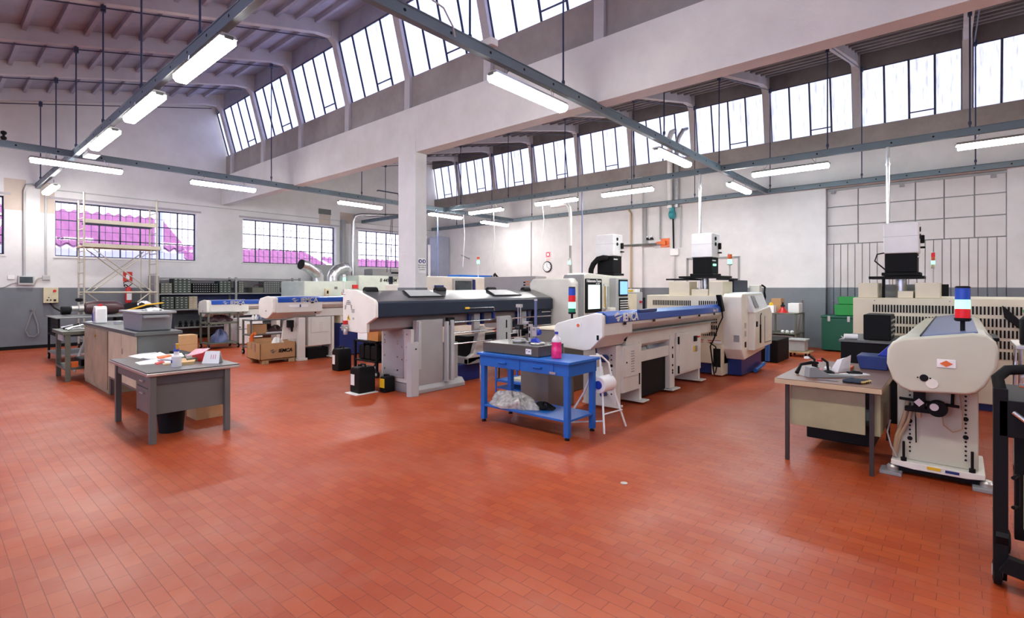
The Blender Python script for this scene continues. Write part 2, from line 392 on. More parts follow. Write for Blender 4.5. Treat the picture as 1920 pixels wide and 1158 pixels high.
single('yard_wall', B(6.9, 23.3, 0, 20, 23.6, 2.60), bw, 'low pale building wall outside, under the low tiled roofs', 'wall')
single('drain_pipe', MB().tube([(5.35, 20.6, 0), (5.35, 20.6, 6)], .12, 14), bw, 'bluish vertical pipe outside the window behind the scaffold', 'pipe')

# ---------------- main beam and pillar
bm = MB(); bm.box(XB, -8, 4.46, XB+.28, YW, 5.41); struct('beam', bm, whitewall)
struct('pillar', MB().box(XB-.012, 8.5, 0, XB+.29, 9.08, 5.0), whitewall, None, bev=.01)
struct('pillar_base', B(XB-.02, 8.49, 0, XB+.30, 9.09, 1.65), dadogrey, None)
bpy.data.objects['pillar_base'].parent = bpy.data.objects['pillar']; del bpy.data.objects['pillar_base']['kind']
# outer beam of the first bay
struct('beam', B(-2.98, -8, 4.46, -2.7, YW, 5.41), whitewall)

# ---------------- saw-tooth bays: posts, glazing, rafters, roof ribs
def bay(n0, xl, xh, zl, sill, head, lean, ys, gl, gap, up, light):
    """xl: low edge, xh: foot of the glazing; returns number of windows"""
    slope = (head+.18-zl)/(xh-lean-xl)
    top = lambda x: zl+slope*(x-xl)          # underside of the rafters
    # band under the glazing and slab over the rafters
    struct('trim_band', MB().prism([(xh, zl-.02), (xh+.16, zl-.02), (xh+.16, sill), (xh-.02, sill), (xh-.02, zl-.02)], 'y', -8, YW), concrete)
    rp = [(xl-.1, top(xl-.1)+.30), (xh-lean+.25, top(xh-lean+.25)+.30), (xh-lean+.25, top(xh-lean+.25)+.45), (xl-.1, top(xl-.1)+.45)]
    struct('ceiling', MB().prism(rp, 'y', -8, YW), up)
    ribs = MB(); x = xl+.25
    while x < xh-lean-.15:
        z = top(x)+.305
        ribs.prism([(x-.05, z+.012), (x-.035, z-.11), (x+.035, z-.11), (x+.05, z+.012)], 'y', -8, YW); x += .47
    ribs.build('ceiling_ribs', up, bpy.data.objects[[o.name for o in C.objects if o.name.startswith('ceiling')][-1]])
    tsl = lambda z: xh-lean*(z-sill)/(head-sill)+.01
    for y in ys:
        r = MB()
        xk = tsl(head-.05)
        prof = [(xl, top(xl)), (xk-.55, top(xk-.55)), (xk-.22, top(xk-.22)-.05), (xk-.10, top(xk)-.20), (tsl(sill)-.10, sill), (xh-.08, zl), (xh+.10, zl),
                (tsl(sill)+.09, sill), (tsl(head)+.10, head), (tsl(head)+.14, top(xk)+.31), (xl, top(xl)+.31)]
        # split in two convex-ish pieces: rafter and post
        r.prism([(xl, top(xl)), (xk-.55, top(xk-.55)), (xk-.20, top(xk-.2)-.06), (xk-.20, top(xk-.2)+.31), (xl, top(xl)+.31)], 'y', y-.075, y+.075)
        r.prism([(xk-.20, top(xk-.2)-.06), (xk-.09, top(xk)-.22), (tsl(sill)-.09, sill), (xh-.09, zl-.1), (xh+.02, zl-.1), (tsl(sill)+.08, sill), (tsl(head)+.10, head+.1), (xk+.10, top(xk)+.31), (xk-.20, top(xk-.2)+.31)], 'y', y-.09, y+.09)
        o = struct('rafter', r, raftermat)
    yb = sorted(list(ys)+[-8., YW]); n = n0
    fr = MATS['roof_window_steel']
    for i in range(len(yb)-1):
        a, b2 = yb[i]+.09, yb[i+1]-.09
        if b2-a < .25: continue
        w_ = thing('window_%d' % n, None, None, (xh, (a+b2)/2, sill)); w_['kind'] = 'structure'; n += 1
        p = MB(); p.add([(tsl(sill)+.03, a, sill), (tsl(sill)+.03, b2, sill), (tsl(head)+.03, b2, head), (tsl(head)+.03, a, head),
                         (tsl(sill)+.045, a, sill), (tsl(sill)+.045, b2, sill), (tsl(head)+.045, b2, head), (tsl(head)+.045, a, head)],
                        [(3, 2, 1, 0), (4, 5, 6, 7), (0, 1, 5, 4), (1, 2, 6, 5), (2, 3, 7, 6), (3, 0, 4, 7)])
        p.build('pane', gl, w_)
        f = MB(); nc = max(1, round((b2-a)/.55))
        for k in range(nc+1):
            y = a+(b2-a)*k/nc; h = .014
            f.tube([(tsl(sill-.02)+.015, y, sill-.02), (tsl(head)+.015, y, head)], .024, 6)
        f.tube([(tsl(sill)+.02, a, sill), (tsl(sill)+.02, b2, sill)], .022, 6); f.tube([(tsl(head)+.02, a, head), (tsl(head)+.02, b2, head)], .022, 6)
        if nc >= 3:
            za = sill+.17; y0_ = a+(b2-a)*1/nc; y1_ = a+(b2-a)*2/nc
            f.tube([(tsl(za)+.015, y0_, za), (tsl(za)+.015, y1_, za)], .016, 6)
        f.build('window_frame', fr, w_)
    # upstand above the head
    struct('trim_head', MB().prism([(tsl(head), head), (tsl(head)+.12, head), (tsl(head)+.12, top(tsl(head))+.45), (tsl(head), top(tsl(head))+.45)], 'y', -8, YW), up)
    return n, top
mat('roof_window_steel', (.02, .02, .06), .5)
Y1 = [18.4-2.37*k for k in range(11)]
Y2 = [17.3-2.18*k for k in range(12)]
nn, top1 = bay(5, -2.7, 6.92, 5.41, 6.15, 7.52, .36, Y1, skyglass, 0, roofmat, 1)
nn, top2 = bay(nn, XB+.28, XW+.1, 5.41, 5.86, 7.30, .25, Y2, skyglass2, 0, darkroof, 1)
struct('ceiling_low_side', B(-9.2, -8.2, 5.41, -2.7, 19.4, 5.6), roofmat)
# thin tie rods under the rafters
for xl, xh, ys, top, nm in ((-2.7, 6.3, Y1, top1, 'near'), (XB+.4, 15.9, Y2, top2, 'far')):
    for y in ys:
        if y < -3: continue
        t = MB().tube([(xl+.1, y-.12, top(xl+.1)-.05), (xh-.1, y-.12, top(xh-.1)-.16)], .012, 6)
        single('ceiling_tie_rod', t, MATS['roof_window_steel'], 'thin dark tie rod running under a concrete rafter of the %s saw-tooth bay' % nm, 'rod', 'tie rods of the %s bay' % nm)

# ---------------- lighting rails
ZR = 4.36
def rail(pts, label, zoff=0):
    (x0, y0), (x1, y1) = pts; dx, dy = x1-x0, y1-y0; L = math.hypot(dx, dy); ux, uy = dx/L, dy/L; nx, ny = -uy, ux; h = .042
    z = ZR+zoff
    vs = [(x0+nx*s*h, y0+ny*s*h, z+q) for s in (-1, 1) for q in (-.015, .11)]+[(x1+nx*s*h, y1+ny*s*h, z+q) for s in (-1, 1) for q in (-.015, .11)]
    m = MB().add(vs, [(0, 1, 3, 2), (4, 6, 7, 5), (0, 4, 5, 1), (2, 3, 7, 6), (1, 5, 7, 3), (0, 2, 6, 4)])
    t = thing('cable_trunking', label, 'cable trunking', ((x0+x1)/2, (y0+y1)/2, z), 'grey perforated lighting rails')
    m.build('rail_body', railgrey, t, bev=.006)
    lip = MB(); 
    for s in (-1, 1):
        c = [(x0+nx*s*(h+.004), y0+ny*s*(h+.004)), (x1+nx*s*(h+.004), y1+ny*s*(h+.004))]
        lip.tube([(c[0][0], c[0][1], z+.11), (c[1][0], c[1][1], z+.11)], .009, 6)
    lip.build('rail_lip', railgrey, t)
    d = MB(); k = .4
    while k < L:
        for s in (-1, 1):
            cx, cy = x0+ux*k+nx*s*(h+.001), y0+uy*k+ny*s*(h+.001)
            d.tube([(cx, cy, z+.05), (cx+nx*s*.002, cy+ny*s*.002, z+.05)], .017, 12)
        k += .62
    d.build('knockout_holes', black, t)
    return t
rail([(2.1, -1.0), (2.1, 18.95)], 'grey lighting rail crossing the upper left, ending at the window wall')
rail([(-6.0, 13.85), (2.06, 13.85)], 'short left end of the grey rail along the window side, left of the crossing', .0)
rail([(2.14, 13.85), (12.16, 13.85)], 'long grey lighting rail parallel to the window wall, passing before the pillar')
rail([(12.24, 13.85), (15.96, 13.85)], 'grey rail piece running from the middle rail to the far wall corner')
rail([(2.14, 4.2), (12.16, 4.2)], 'grey lighting rail in the foreground, running from top centre to the right')
rail([(12.24, 4.2), (15.96, 4.2)], 'short grey rail carrying one small lamp, joining the rail on the yard wall')
rail([(12.2, -5), (12.2, 18.95)], 'long grey rail of the right bay with the machine lamps hung beneath')
rail([(16.0, -5), (16.0, 18.95)], 'lowest grey rail, running close along the white yard wall')
# hanger rods, from rafter to rail
rodm = mat('hanger_rod_paint', (.03, .045, .10), .45)
def hang(x, y, ztop, group, label, z0=ZR+.11):
    t = thing('hanger_rod', label, 'rod', (x, y, z0), group)
    MB().tube([(x, y, z0), (x, y, ztop)], .013, 8).build('rod', rodm, t)
    MB().lathe([(.022, 0), (.026, .03), (.022, .06)], x, y, 10, cz=z0+.06).build('lock_nut', rodm, t)
    MB().box(x-.035, y-.03, ztop-.14, x+.035, y+.03, ztop-.02).build('rod_clamp', rodm, t)
for y in Y1:
    if -1 < y < 19: hang(2.1, y+.0, top1(2.1), 'rods of the left rail', 'dark rod hanging the upper left lighting rail from a rafter')
for x, y in ((6.1, 13.74), (4.2, 4.2+.1), (6.0, 4.25)): hang(x, y, top1(x), 'rods of the cross rails', 'dark rod hanging a cross rail in the first bay')
for y in Y2:
    if -3 < y < 19:
        hang(12.2, y, top2(12.2), 'rods of the middle rail', 'dark rod hanging the middle rail of the right bay')
        hang(15.93, y-.14, top2(15.9)-.1, 'rods along the yard wall', 'dark rod hanging the wall-side rail in front of the high windows')
for x, y in ((8.9, 13.85), (10.6, 13.85), (9.2, 4.2)): hang(x, y, top2(x), 'rods of the cross rails in the right bay', 'dark rod hanging a cross rail in the right bay')

# ---------------- fluorescent lamps, 1.5 m
def make_lamp(m=diff):
    t = thing('hanging_tube_lamp', 'x', 'lamp', (0, 0, 0), 'sealed fluorescent lamps')
    L = .74
    MB().prism([(-.09, .04), (-.065, .085), (.065, .085), (.09, .04)], 'x', -L, L).build('housing', alu, t, world=False, bev=.006)
    pr = [(-.085, .04), (-.083, -.005), (-.055, -.04), (.055, -.04), (.083, -.005), (.085, .04)]
    MB().prism(pr, 'x', -L+.012, L-.012).build('diffuser', m, t, world=False, bev=.012)
    for s in (-1, 1):
        MB().box(s*L-.018, -.045, .02, s*L+.018, .045, .06).build('end_cap', MATS['grey_metal_paint'], t, world=False, bev=.008)
        MB().tube([(s*.5, 0, .08), (s*.42, 0, .205)], .005, 6).tube([(s*.5, 0, .08), (s*.5, 0, .205)], .004, 6).build('chain', chrome, t, world=False)
    return t
lamp0 = make_lamp(); first = [True]
def lamp(x, y, rz, label, cool=False, z=4.15):
    if cool:
        o = make_lamp(diffcool); o.location = (x, y, z); o.rotation_euler = (0, 0, rz); o['label'] = label
    elif first[0]: o = lamp0; first[0] = False; o.location = (x, y, z); o.rotation_euler = (0, 0, rz); o['label'] = label
    else: o = dup(lamp0, (x, y, z), rz, label)
    o['_o'] = (x, y, z)
Q = PI/2
lamp(2.06, 6.35, Q, 'largest lit lamp, at the top left under the steep rail')
lamp(2.06, 8.65, Q, 'second lit lamp down the steep left rail')
lamp(2.06, 11.0, Q, 'third lit lamp down the steep left rail, just above the rail crossing')
lamp(2.2, 17.6, Q, 'small lit lamp at the wall end of the left rail, above the scaffold window')
lamp(2.15, 13.75, 0, 'long lit lamp under the crossing of the two left rails')
lamp(4.95, 13.75, 0, 'lit lamp high on the left, over the window wall between scaffold and beam')
lamp(8.8, 13.75, 0, 'lit lamp just left of the white pillar')
lamp(12.1, 13.6, 0, 'lit lamp half hidden behind the right side of the pillar')
lamp(14.8, 13.75, 0, 'small lit lamp farthest back, near the corner of the yard wall')
lamp(12.2, 11.75, Q, 'second small lit lamp right of the pillar')
lamp(12.2, 8.9, Q, 'lit lamp above the clock on the yard wall')
lamp(12.2, 6.6, Q, 'lit lamp above the cream machine with the tall filter box')
lamp(12.2, 2.75, Q, 'cool blue-white lamp under the rail at the right of the junction', True)
lamp(12.2, -.7, Q, 'lit lamp cut by the right edge of the picture')
lamp(5.2, 4.2, 0, 'big lit lamp in front of the white beam, top centre')
lamp(9.6, 4.2, 0, 'lit lamp on the foreground rail, before the yard wall windows')
lamp(13.6, 4.2, 0, 'short looking lit lamp at the end of the foreground rail')
lamp(2.2, 1.5, Q, 'lamp behind the camera on the left rail')
lamp(2.2, -1.2, Q, 'second lamp behind the camera on the left rail')
single('junction_box', B(4.35, 4.10, 4.485, 4.47, 4.30, 4.57), white, 'white square box clipped on the foreground rail above the big lamp', 'box', bev=.008)
single('hanging_cable', MB().tube([(3.05, 4.12, 4.52), (3.3, 4.08, 4.62), (3.6, 4.08, 4.58), (3.75, 4.1, 4.45), (3.8, 4.12, 4.36)], .009, 8), lightgrey, 'grey cable looping over the foreground rail at the top', 'cable')
single('rail_box', B(2.16, 12.9, 4.28, 2.36, 13.4, 4.34), lightgrey, 'flat grey box beside the third lamp of the left rail', 'box')
single('rail_fitting', MB().lathe([(.02, 0), (.045, .02), (.045, .06), (.02, .08), (.02, .10), (.045, .12), (.045, .16), (.01, .18)], 1.05, 13.8, 12, cz=4.472), black, 'pair of small black knobs on the rail at the far left', 'knob')

for x, y in ((-4.6, 3.5), (-4.6, 10.5)): lamp(x, y, Q, 'unseen lamp added beyond the left beam to light the left side')  # unseen lamps added to brighten the left side of the hall
for y in (-3.5, -6): lamp(7.5, y, 0, 'lamp behind the camera in the right bay')
# ---------------- world, camera
wd = bpy.data.worlds.new('sky'); bpy.context.scene.world = wd; wd.use_nodes = True
wd.node_tree.nodes['Background'].inputs[0].default_value = (.86, .88, 1., 1); wd.node_tree.nodes['Background'].inputs[1].default_value = 2.6
cam = bpy.data.cameras.new('camera'); co = bpy.data.objects.new('camera', cam); C.objects.link(co)
co.location = (0, 0, EYE); co.rotation_euler = (PI/2, 0, -YAW)
cam.sensor_width = 36; cam.lens = 36*FOC/1920; cam.shift_y = -40/1920; cam.clip_start = .05
sc = bpy.context.scene; sc.camera = co
sc.view_settings.view_transform = 'Standard'; sc.view_settings.look = 'None'; sc.view_settings.gamma = 1; sc.view_settings.exposure = .62
sc.view_settings.use_curve_mapping = False
sc.cycles.use_adaptive_sampling = True; sc.cycles.adaptive_threshold = .02; sc.cycles.max_bounces = 7; sc.cycles.diffuse_bounces = 4; sc.cycles.glossy_bounces = 3; sc.cycles.sample_clamp_indirect = 6; sc.cycles.caustics_reflective = False; sc.cycles.caustics_refractive = False
# ================================================================ signal towers
def tower(x, y, z, r, segs, label, pole=.12, parent=None, base=None):
    """stack light: segs from the bottom up as (material, height)"""
    t = thing('signal_tower', label, 'signal light', (x, y, z)) if parent is None else parent
    if parent is None:
        MB().tube([(x, y, z), (x, y, z+pole)], r*.32, 12).build('pole', base or black, t)
    h = z+pole
    MB().lathe([(r*.9, 0), (r*1.1, .01), (r*1.1, r*.5), (r, r*.55)], x, y, 16, cz=h).build('base_ring', base or black, t); h += r*.55
    for m, hh in segs:
        MB().lathe([(r, 0), (r, hh*.9), (r*.94, hh*.92), (r*.94, hh)], x, y, 18, cz=h).build('lens', m, t); h += hh
    MB().lathe([(r, 0), (r, .008), (r*.8, .016)], x, y, 16, cz=h).build('cap', base or black, t)
    return t

def screws(m, pts, r=.008):
    for (x, y, z, ax) in pts:
        d = {'x': (.004, 0, 0), 'y': (0, .004, 0), 'z': (0, 0, .004)}[ax]
        m.tube([(x-d[0], y-d[1], z-d[2]), (x+d[0], y+d[1], z+d[2])], r, 8)
    return m

def logo_mark(x, y, z, s, right, up, m, t):
    """swept double arrow mark beside the lettering"""
    r, u = Vector(right), Vector(up); n = r.cross(u); o = Vector((x, y, z)); mb = MB()
    def fl(pts):
        k = len(pts); a = [o+r*p[0]*s+u*p[1]*s for p in pts]; mb.add(a+[q+n*.002 for q in a], [tuple(range(k-1, -1, -1)), tuple(range(k, 2*k))]+[(i, (i+1) % k, k+(i+1) % k, k+i) for i in range(k)])
    fl([(0, .55), (.9, .75), (.55, .95), (.1, .75)]); fl([(.15, .42), (1.5, .62), (1.25, .48), (.5, .30)]); fl([(.35, .22), (1.0, .38), (.75, .05)])
    mb.build('logo_mark', m, t)

# ================================================================ bar feeder in the centre right (blue lid)
def caster_foot(mb, x, y, r=.05): mb.lathe([(r*1.2, 0), (r*1.2, .012), (r*.35, .03), (r*.3, .09)], x, y, 14)

def feeder(x0, yf, yb, L, cap, body_lo, label, ztop, zmid, lidm, logo=None, capth=.035, name='bar_feeder'):
    """x0 plane of the end cap; yf front side (towards smaller y); cap: outline (y,z)"""
    t = thing(name, label, 'bar feeder', (x0+.6, (yf+yb)/2, 0))
    MB().prism(cap, 'x', x0, x0+capth).build('end_cap', offwhite, t, bev=.012, seg=3)
    return t

# ---- centre right feeder
capC = [(4.05, 1.09), (4.04, 1.14), (4.00, 1.185), (3.86, 1.225), (3.42, 1.335), (3.34, 1.33), (3.31, 1.28), (3.31, 1.04), (3.48, .87), (3.58, .85), (3.90, .87), (3.99, .93)]
t = thing('bar_feeder', 'off-white bar feeder with long blue lid, behind the blue workbench', 'bar feeder', (6.5, 3.7, 0))
MB().prism(capC, 'x', 5.5, 5.56).build('end_cap', capwhite, t, bev=.015, seg=3)
inC = [(3.98, 1.18), (3.86, 1.225), (3.42, 1.33), (3.325, 1.30), (3.325, 1.05), (3.48, .88), (3.9, .88), (3.99, .95)]
MB().prism(inC, 'x', 5.56, 6.30).build('front_housing', feedwhite, t, bev=.01)
thin = [(3.98, 1.18), (3.86, 1.225), (3.42, 1.325), (3.33, 1.30), (3.33, 1.16), (3.40, 1.08), (3.52, 1.04), (3.9, 1.04)]
MB().prism(thin, 'x', 6.30, 9.75).build('magazine_trough', feedwhite, t, bev=.01)
lid = [(3.96, 1.195), (3.86, 1.235), (3.43, 1.345), (3.36, 1.345), (3.305, 1.30), (3.305, 1.20), (3.325, 1.20), (3.33, 1.29), (3.86, 1.21)]
o = MB().prism(lid, 'x', 5.60, 9.72).build('blue_lid', lidblue, t, bev=.012, seg=3)
words('IEMCA', .145, (6.0, 3.302, 1.215), (1, 0, 0), (0, 0, 1), white, o, 'lid_lettering', bold=.004)
logo_mark(5.78, 3.302, 1.205, .14, (1, 0, 0), (0, 0, 1), white, o)
words('IEMCA', .20, (6.05, 3.47, 1.337), (1, 0, 0), (0, 1, -.255), white, o, 'lid_lettering', bold=.006)
words('Boss 552', .07, (9.25, 3.302, 1.225), (1, 0, 0), (0, 0, 1), white, o, 'model_lettering')
c = MB()
for x in (6.05, 6.9, 7.8, 8.6, 9.3): c.box(x-.03, 3.285, 1.16, x+.03, 3.305, 1.20).box(x-.008, 3.28, 1.13, x+.008, 3.3, 1.20)
for x in (6.05, 6.9, 7.8, 8.6, 9.3):
    B(x-.03, 3.295, 1.165, x+.03, 3.306, 1.198).build('lid_latch', black, t)
B(6.45, 3.30, 1.31, 7.0, 3.34, 1.352).build('lid_handle', MATS['dark_blue_paint'], t, bev=.008)
MB().prism([(3.45, 1.04), (3.45, .84), (3.50, .80), (3.9, .80), (3.9, 1.04)], 'x', 6.35, 9.55).build('support_beam', feedwhite, t, bev=.01)
B(6.3, 3.35, 1.035, 9.6, 3.44, 1.05).build('drip_edge', midgrey, t)
# logo plate and slot on the cap
B(5.492, 3.62, 1.14, 5.502, 3.70, 1.20).build('maker_plate', paper, t)
MB().tube([(5.488, 3.66, 1.17), (5.494, 3.66, 1.17)], .022, 12).build('maker_badge', orange, t)
B(5.495, 3.36, 1.0, 5.503, 3.39, 1.0+.06).build('cap_slot', black, t)
MB().prism([(6.22, .93), (6.26, .98), (6.26, 1.0), (6.22, .95)], 'y', 3.38, 3.41).build('side_slot', black, t)
# pedestals
p = MB(); p.box(6.10, 3.46, .06, 6.14, 3.98, .87); p.box(6.14, 3.46, .06, 6.22, 3.50, .87)
p.build('pedestal', feedwhite, t, bev=.006)
h = MB()
for i, z in enumerate([.74, .68, .60, .54, .46, .40, .34, .28, .22]):
    MB().tube([(6.092, 3.53, z), (6.101, 3.53, z)], .020 if i in (2, 5) else .010, 10).build('adjustment_hole', black, t)
d = B(6.22, 3.43, .22, 6.72, 3.98, .86).build('electrical_cabinet', feedwhite, t, bev=.006)
dd = B(6.26, 3.418, .43, 6.66, 3.432, .83).build('louvred_door', feedwhite, t, bev=.004)
for i in range(9): B(6.44, 3.41, .49+i*.035, 6.52, 3.419, .497+i*.035).build('louvre', midgrey, dd)
MB().tube([(6.31, 3.41, .63), (6.31, 3.42, .63)], .012, 10).build('lock', black, dd)
B(6.69, 3.42, .28, 6.71, 3.435, .44).build('door_pull', black, t)
B(6.72, 3.44, .03, 6.79, 3.95, .88).build('leg', feedwhite, t, bev=.006)
B(6.1, 3.42, .035, 6.22, 4.0, .07).build('foot_bar', feedwhite, t, bev=.01)
B(6.66, 3.35, .03, 6.86, 4.0, .055).build('foot_bar', feedwhite, t, bev=.01)
B(6.8, 3.46, .58, 7.75, 3.50, .74).build('cross_rail', feedwhite, t, bev=.008)
MB().lathe([(.10, 0), (.10, .34), (.085, .35)], 0, 0, 20, 'x').xf(Matrix.Translation((6.86, 3.66, .70))).build('roll_drum', lightgrey, t)
MB().lathe([(.11, 0), (.11, .05)], 0, 0, 20, 'x').xf(Matrix.Translation((7.2, 3.66, .70))).build('roll_flange', midgrey, t)
B(6.80, 3.52, .05, 7.75, 3.98, .56).build('lower_chest', black, t)
B(7.75, 3.44, .06, 7.93, 3.98, .90).build('rear_pedestal', feedwhite, t, bev=.01)
for z in (.70, .58, .55, .42, .34, .30): MB().tube([(7.84, 3.432, z), (7.84, 3.442, z)], .018, 10).build('adjustment_hole', black, t)
B(7.72, 3.38, .03, 8.02, 4.0, .055).build('foot_bar', feedwhite, t, bev=.01)
cb = B(7.96, 3.42, .24, 8.98, 3.98, .92).build('rear_cabinet', feedwhite, t, bev=.006)
B(8.05, 3.408, .28, 8.93, 3.422, .88).build('cabinet_door', feedwhite, t, bev=.004)
for z in (.8, .33): B(8.0, 3.40, z-.06, 8.03, 3.42, z+.06).build('hinge', black, t)
B(8.62, 3.38, .74, 8.72, 3.41, .83).build('isolator_switch', black, t, bev=.005)
B(8.70, 3.36, .80, 8.80, 3.39, .825).build('red_switch_tab', red, t)
B(8.62, 3.40, .56, 8.68, 3.408, .66).build('yellow_label', yellow, t); B(8.70, 3.40, .56, 8.78, 3.408, .66).build('grey_label', midgrey, t)
B(8.92, 3.44, .03, 8.98, 3.98, .30).build('leg', feedwhite, t)
B(8.85, 3.36, .03, 9.08, 4.0, .05).build('foot_bar', feedwhite, t, bev=.01)
MB().tube([(5.93, 3.68, .93), (5.93, 3.66, .78), (5.98, 3.62, .70), (6.06, 3.60, .74)], .012, 8).build('air_hose', darkblue, t)
MB().lathe([(.05, 0), (.055, .03), (.05, .08)], 0, 0, 14, 'x').xf(Matrix.Translation((5.99, 3.60, .70))).build('regulator_dial', darkblue, t)
MB().lathe([(.035, 0), (.035, .08)], 0, 0, 14, 'x').xf(Matrix.Translation((6.0, 3.62, .22))).build('blue_knob', darkblue, t)
tower(5.78, 3.95, 1.235, .048, [(lamp_dim_green, .05), (lamp_green, .085), (lamp_red, .09), (lamp_blue, .10)], 'blue, red and lit white-green signal tower on the bar feeder behind the blue bench', pole=.06)

# ---- hanging pendant control and cable at the feeder's far end
ta = thing('pendant_control', 'black handheld pendant hung by its cable on the white lathe corner', 'remote control', (9.62, 3.32, 1.20))
MB().prism([(9.50, 1.52), (9.60, 1.52), (9.78, 1.22), (9.66, 1.20)], 'y', 3.27, 3.35).build('pendant_body', black, ta, bev=.012)
MB().tube([(9.70, 3.3, 1.20), (9.66, 3.28, 1.1), (9.45, 3.27, .98), (9.2, 3.27, .75), (9.1, 3.3, .62), (9.25, 3.3, .2), (9.3, 3.3, .1)], .012, 8).tube([(9.1, 3.3, .68), (9.3, 3.28, .6), (9.42, 3.28, .35), (9.35, 3.3, .12)], .012, 8).build('cable', black, ta)

# ================================================================ right-hand feeder
capR = [(.46, 1.02), (.455, 1.14), (.42, 1.20), (.35, 1.235), (-.08, 1.30), (-.16, 1.29), (-.21, 1.24), (-.225, 1.17), (-.215, 1.04), (-.15, .90), (-.10, .84), (-.04, .82), (.30, .80), (.37, .83), (.42, .89)]
t = thing('bar_feeder', 'nearest bar feeder at the right, rounded white end cap and blue-grey lid', 'bar feeder', (6.2, .12, 0))
MB().prism(capR, 'x', 5.3, 5.37).build('end_cap', capmat, t, bev=.022, seg=4)
MB().prism([(y*.99+.001, z-.006) for y, z in capR], 'x', 5.37, 6.0).build('front_housing', capmat, t, bev=.015)
MB().prism([(.44, 1.14), (.35, 1.225), (-.10, 1.29), (-.20, 1.24), (-.21, 1.05), (-.05, .98), (.35, .98), (.44, 1.03)], 'x', 6.0, 9.2).build('magazine_trough', capmat, t, bev=.01)
MB().prism([(.24, 1.256), (.24, 1.244), (-.11, 1.296), (-.11, 1.31)], 'x', 5.385, 9.15).build('blue_grey_lid', lidpale, t, bev=.006)
B(5.385, .235, 1.243, 9.15, .245, 1.262).build('lid_seam', black, t)
B(6.3, -.27, 1.17, 6.9, -.20, 1.20).build('lid_handle', black, t, bev=.006)
B(5.29, .02, 1.02, 5.302, .135, 1.085).build('maker_plate', paper, t, bev=.003)
MB().prism([(.078, 1.078), (.118, 1.052), (.078, 1.027), (.038, 1.052)], 'x', 5.284, 5.292).build('maker_badge', orange, t)
MB().tube([(5.288, .215, .925), (5.302, .215, .925)], .028, 18).build('cap_hole', black, t)
MB().tube([(5.292, .165, .885), (5.304, .165, .885)], .040, 20).build('round_cover', offwhite, t, bev=.003)
for y in (.255, .175): MB().tube([(5.29, y, .925), (5.301, y, .925)], .006, 8).build('screw', black, t)
ps = B(5.74, -.12, .13, 5.80, .42, .83).build('pedestal', capmat, t, bev=.01)
MB().box(5.80, -.12, .13, 6.25, -.08, .83).box(5.80, .38, .13, 6.25, .42, .83).build('pedestal_side', feedwhite, t, bev=.006)
for y in (.33, -.04):
    for i in range(15):
        z = .74-i*.038
        r = .019 if (y > 0 and i in (7, 11)) or (y < 0 and i in (5, 9)) else .008
        MB().tube([(5.732, y, z), (5.742, y, z)], r, 10).build('adjustment_hole', black, t)
MB().prism([(-.16, .13), (.46, .13), (.46, .085), (.3, .07), (-.05, .07), (-.16, .085)], 'x', 5.66, 6.3).build('base_plate', offwhite, t, bev=.008)
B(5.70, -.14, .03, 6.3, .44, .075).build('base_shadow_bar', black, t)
for x, y in ((5.70, .45), (5.70, -.17)):
    f = B(x-.09, y-.07, 0, x+.09, y+.09, .03).build('anchor_plate', midgrey, t, bev=.005)
    MB().lathe([(.045, 0), (.045, .03), (.03, .05), (.012, .055)], x, y, 12, cz=.03).build('anchor_bolt', alu, f)
for y in (.37, -.08): MB().tube([(5.68, y, .13), (5.68, y, .30)], .010, 8).lathe([(.022, 0), (.022, .03)], 5.68, y, 10, cz=.13).build('locking_lever', black, t)
B(5.655, .12, .095, 5.662, .21, .12).build('yellow_label', yellow, t); B(5.655, .0, .092, 5.662, .09, .114).build('blue_label', darkblue, t)
MB().box(5.60, .22, .62, 5.73, .30, .76).box(5.62, .16, .58, 5.72, .36, .62).tube([(5.66, .40, .68), (5.66, .0, .66)], .014, 8).build('air_service_unit', black, t, bev=.006)
MB().lathe([(.065, 0), (.07, .02), (.07, .06), (.05, .075)], 0, 0, 18, 'x').xf(Matrix.Translation((5.60, .14, .63))).build('pressure_valve', black, t)
MB().lathe([(.03, 0), (.03, .012)], 0, 0, 18, 'x').xf(Matrix.Translation((5.588, .16, .645))).build('pressure_gauge', paper, t)
MB().lathe([(.035, 0), (.035, .012)], 0, 0, 4, 'x').xf(Matrix.Translation((5.59, .26, .67))).build('gauge_window', paper, t)
MB().lathe([(.018, 0), (.022, .03), (.022, .09)], 5.66, .265, 12, cz=.53).build('filter_bowl', hosebeige, t)
MB().tube([(5.70, .34, .66), (5.69, .37, .5), (5.69, .42, .34), (5.72, .44, .15)], .016, 8).tube([(5.70, .31, .62), (5.69, .34, .48), (5.69, .40, .34), (5.73, .43, .15)], .012, 8).build('beige_hose', hosebeige, t)
MB().tube([(5.71, .42, .14), (5.69, .46, .24), (5.70, .49, .36), (5.74, .47, .46)], .007, 8).build('thin_tube', lightgrey, t)
MB().tube([(5.68, .11, .58), (5.67, .10, .49), (5.67, .04, .44), (5.67, -.02, .48), (5.69, -.02, .6), (5.70, 0, .80)], .006, 8).build('thin_tube', hosebeige, t)
MB().tube([(5.72, .04, .82), (5.71, .045, .66)], .012, 8).tube([(5.72, .30, .80), (5.70, .29, .72), (5.70, .285, .30)], .005, 8).build('black_tube', black, t)
B(7.9, -.12, .03, 8.6, .42, .98).build('rear_cabinet', feedwhite, t, bev=.01)
B(6.25, -.06, .03, 6.32, .38, .98).build('rear_leg', black, t)
tower(5.62, -.02, 1.285, .05, [(lamp_red, .075), (lamp_green, .075), (lamp_blue, .095)], 'blue, lit green and red signal tower on the nearest bar feeder at the right', pole=.09)

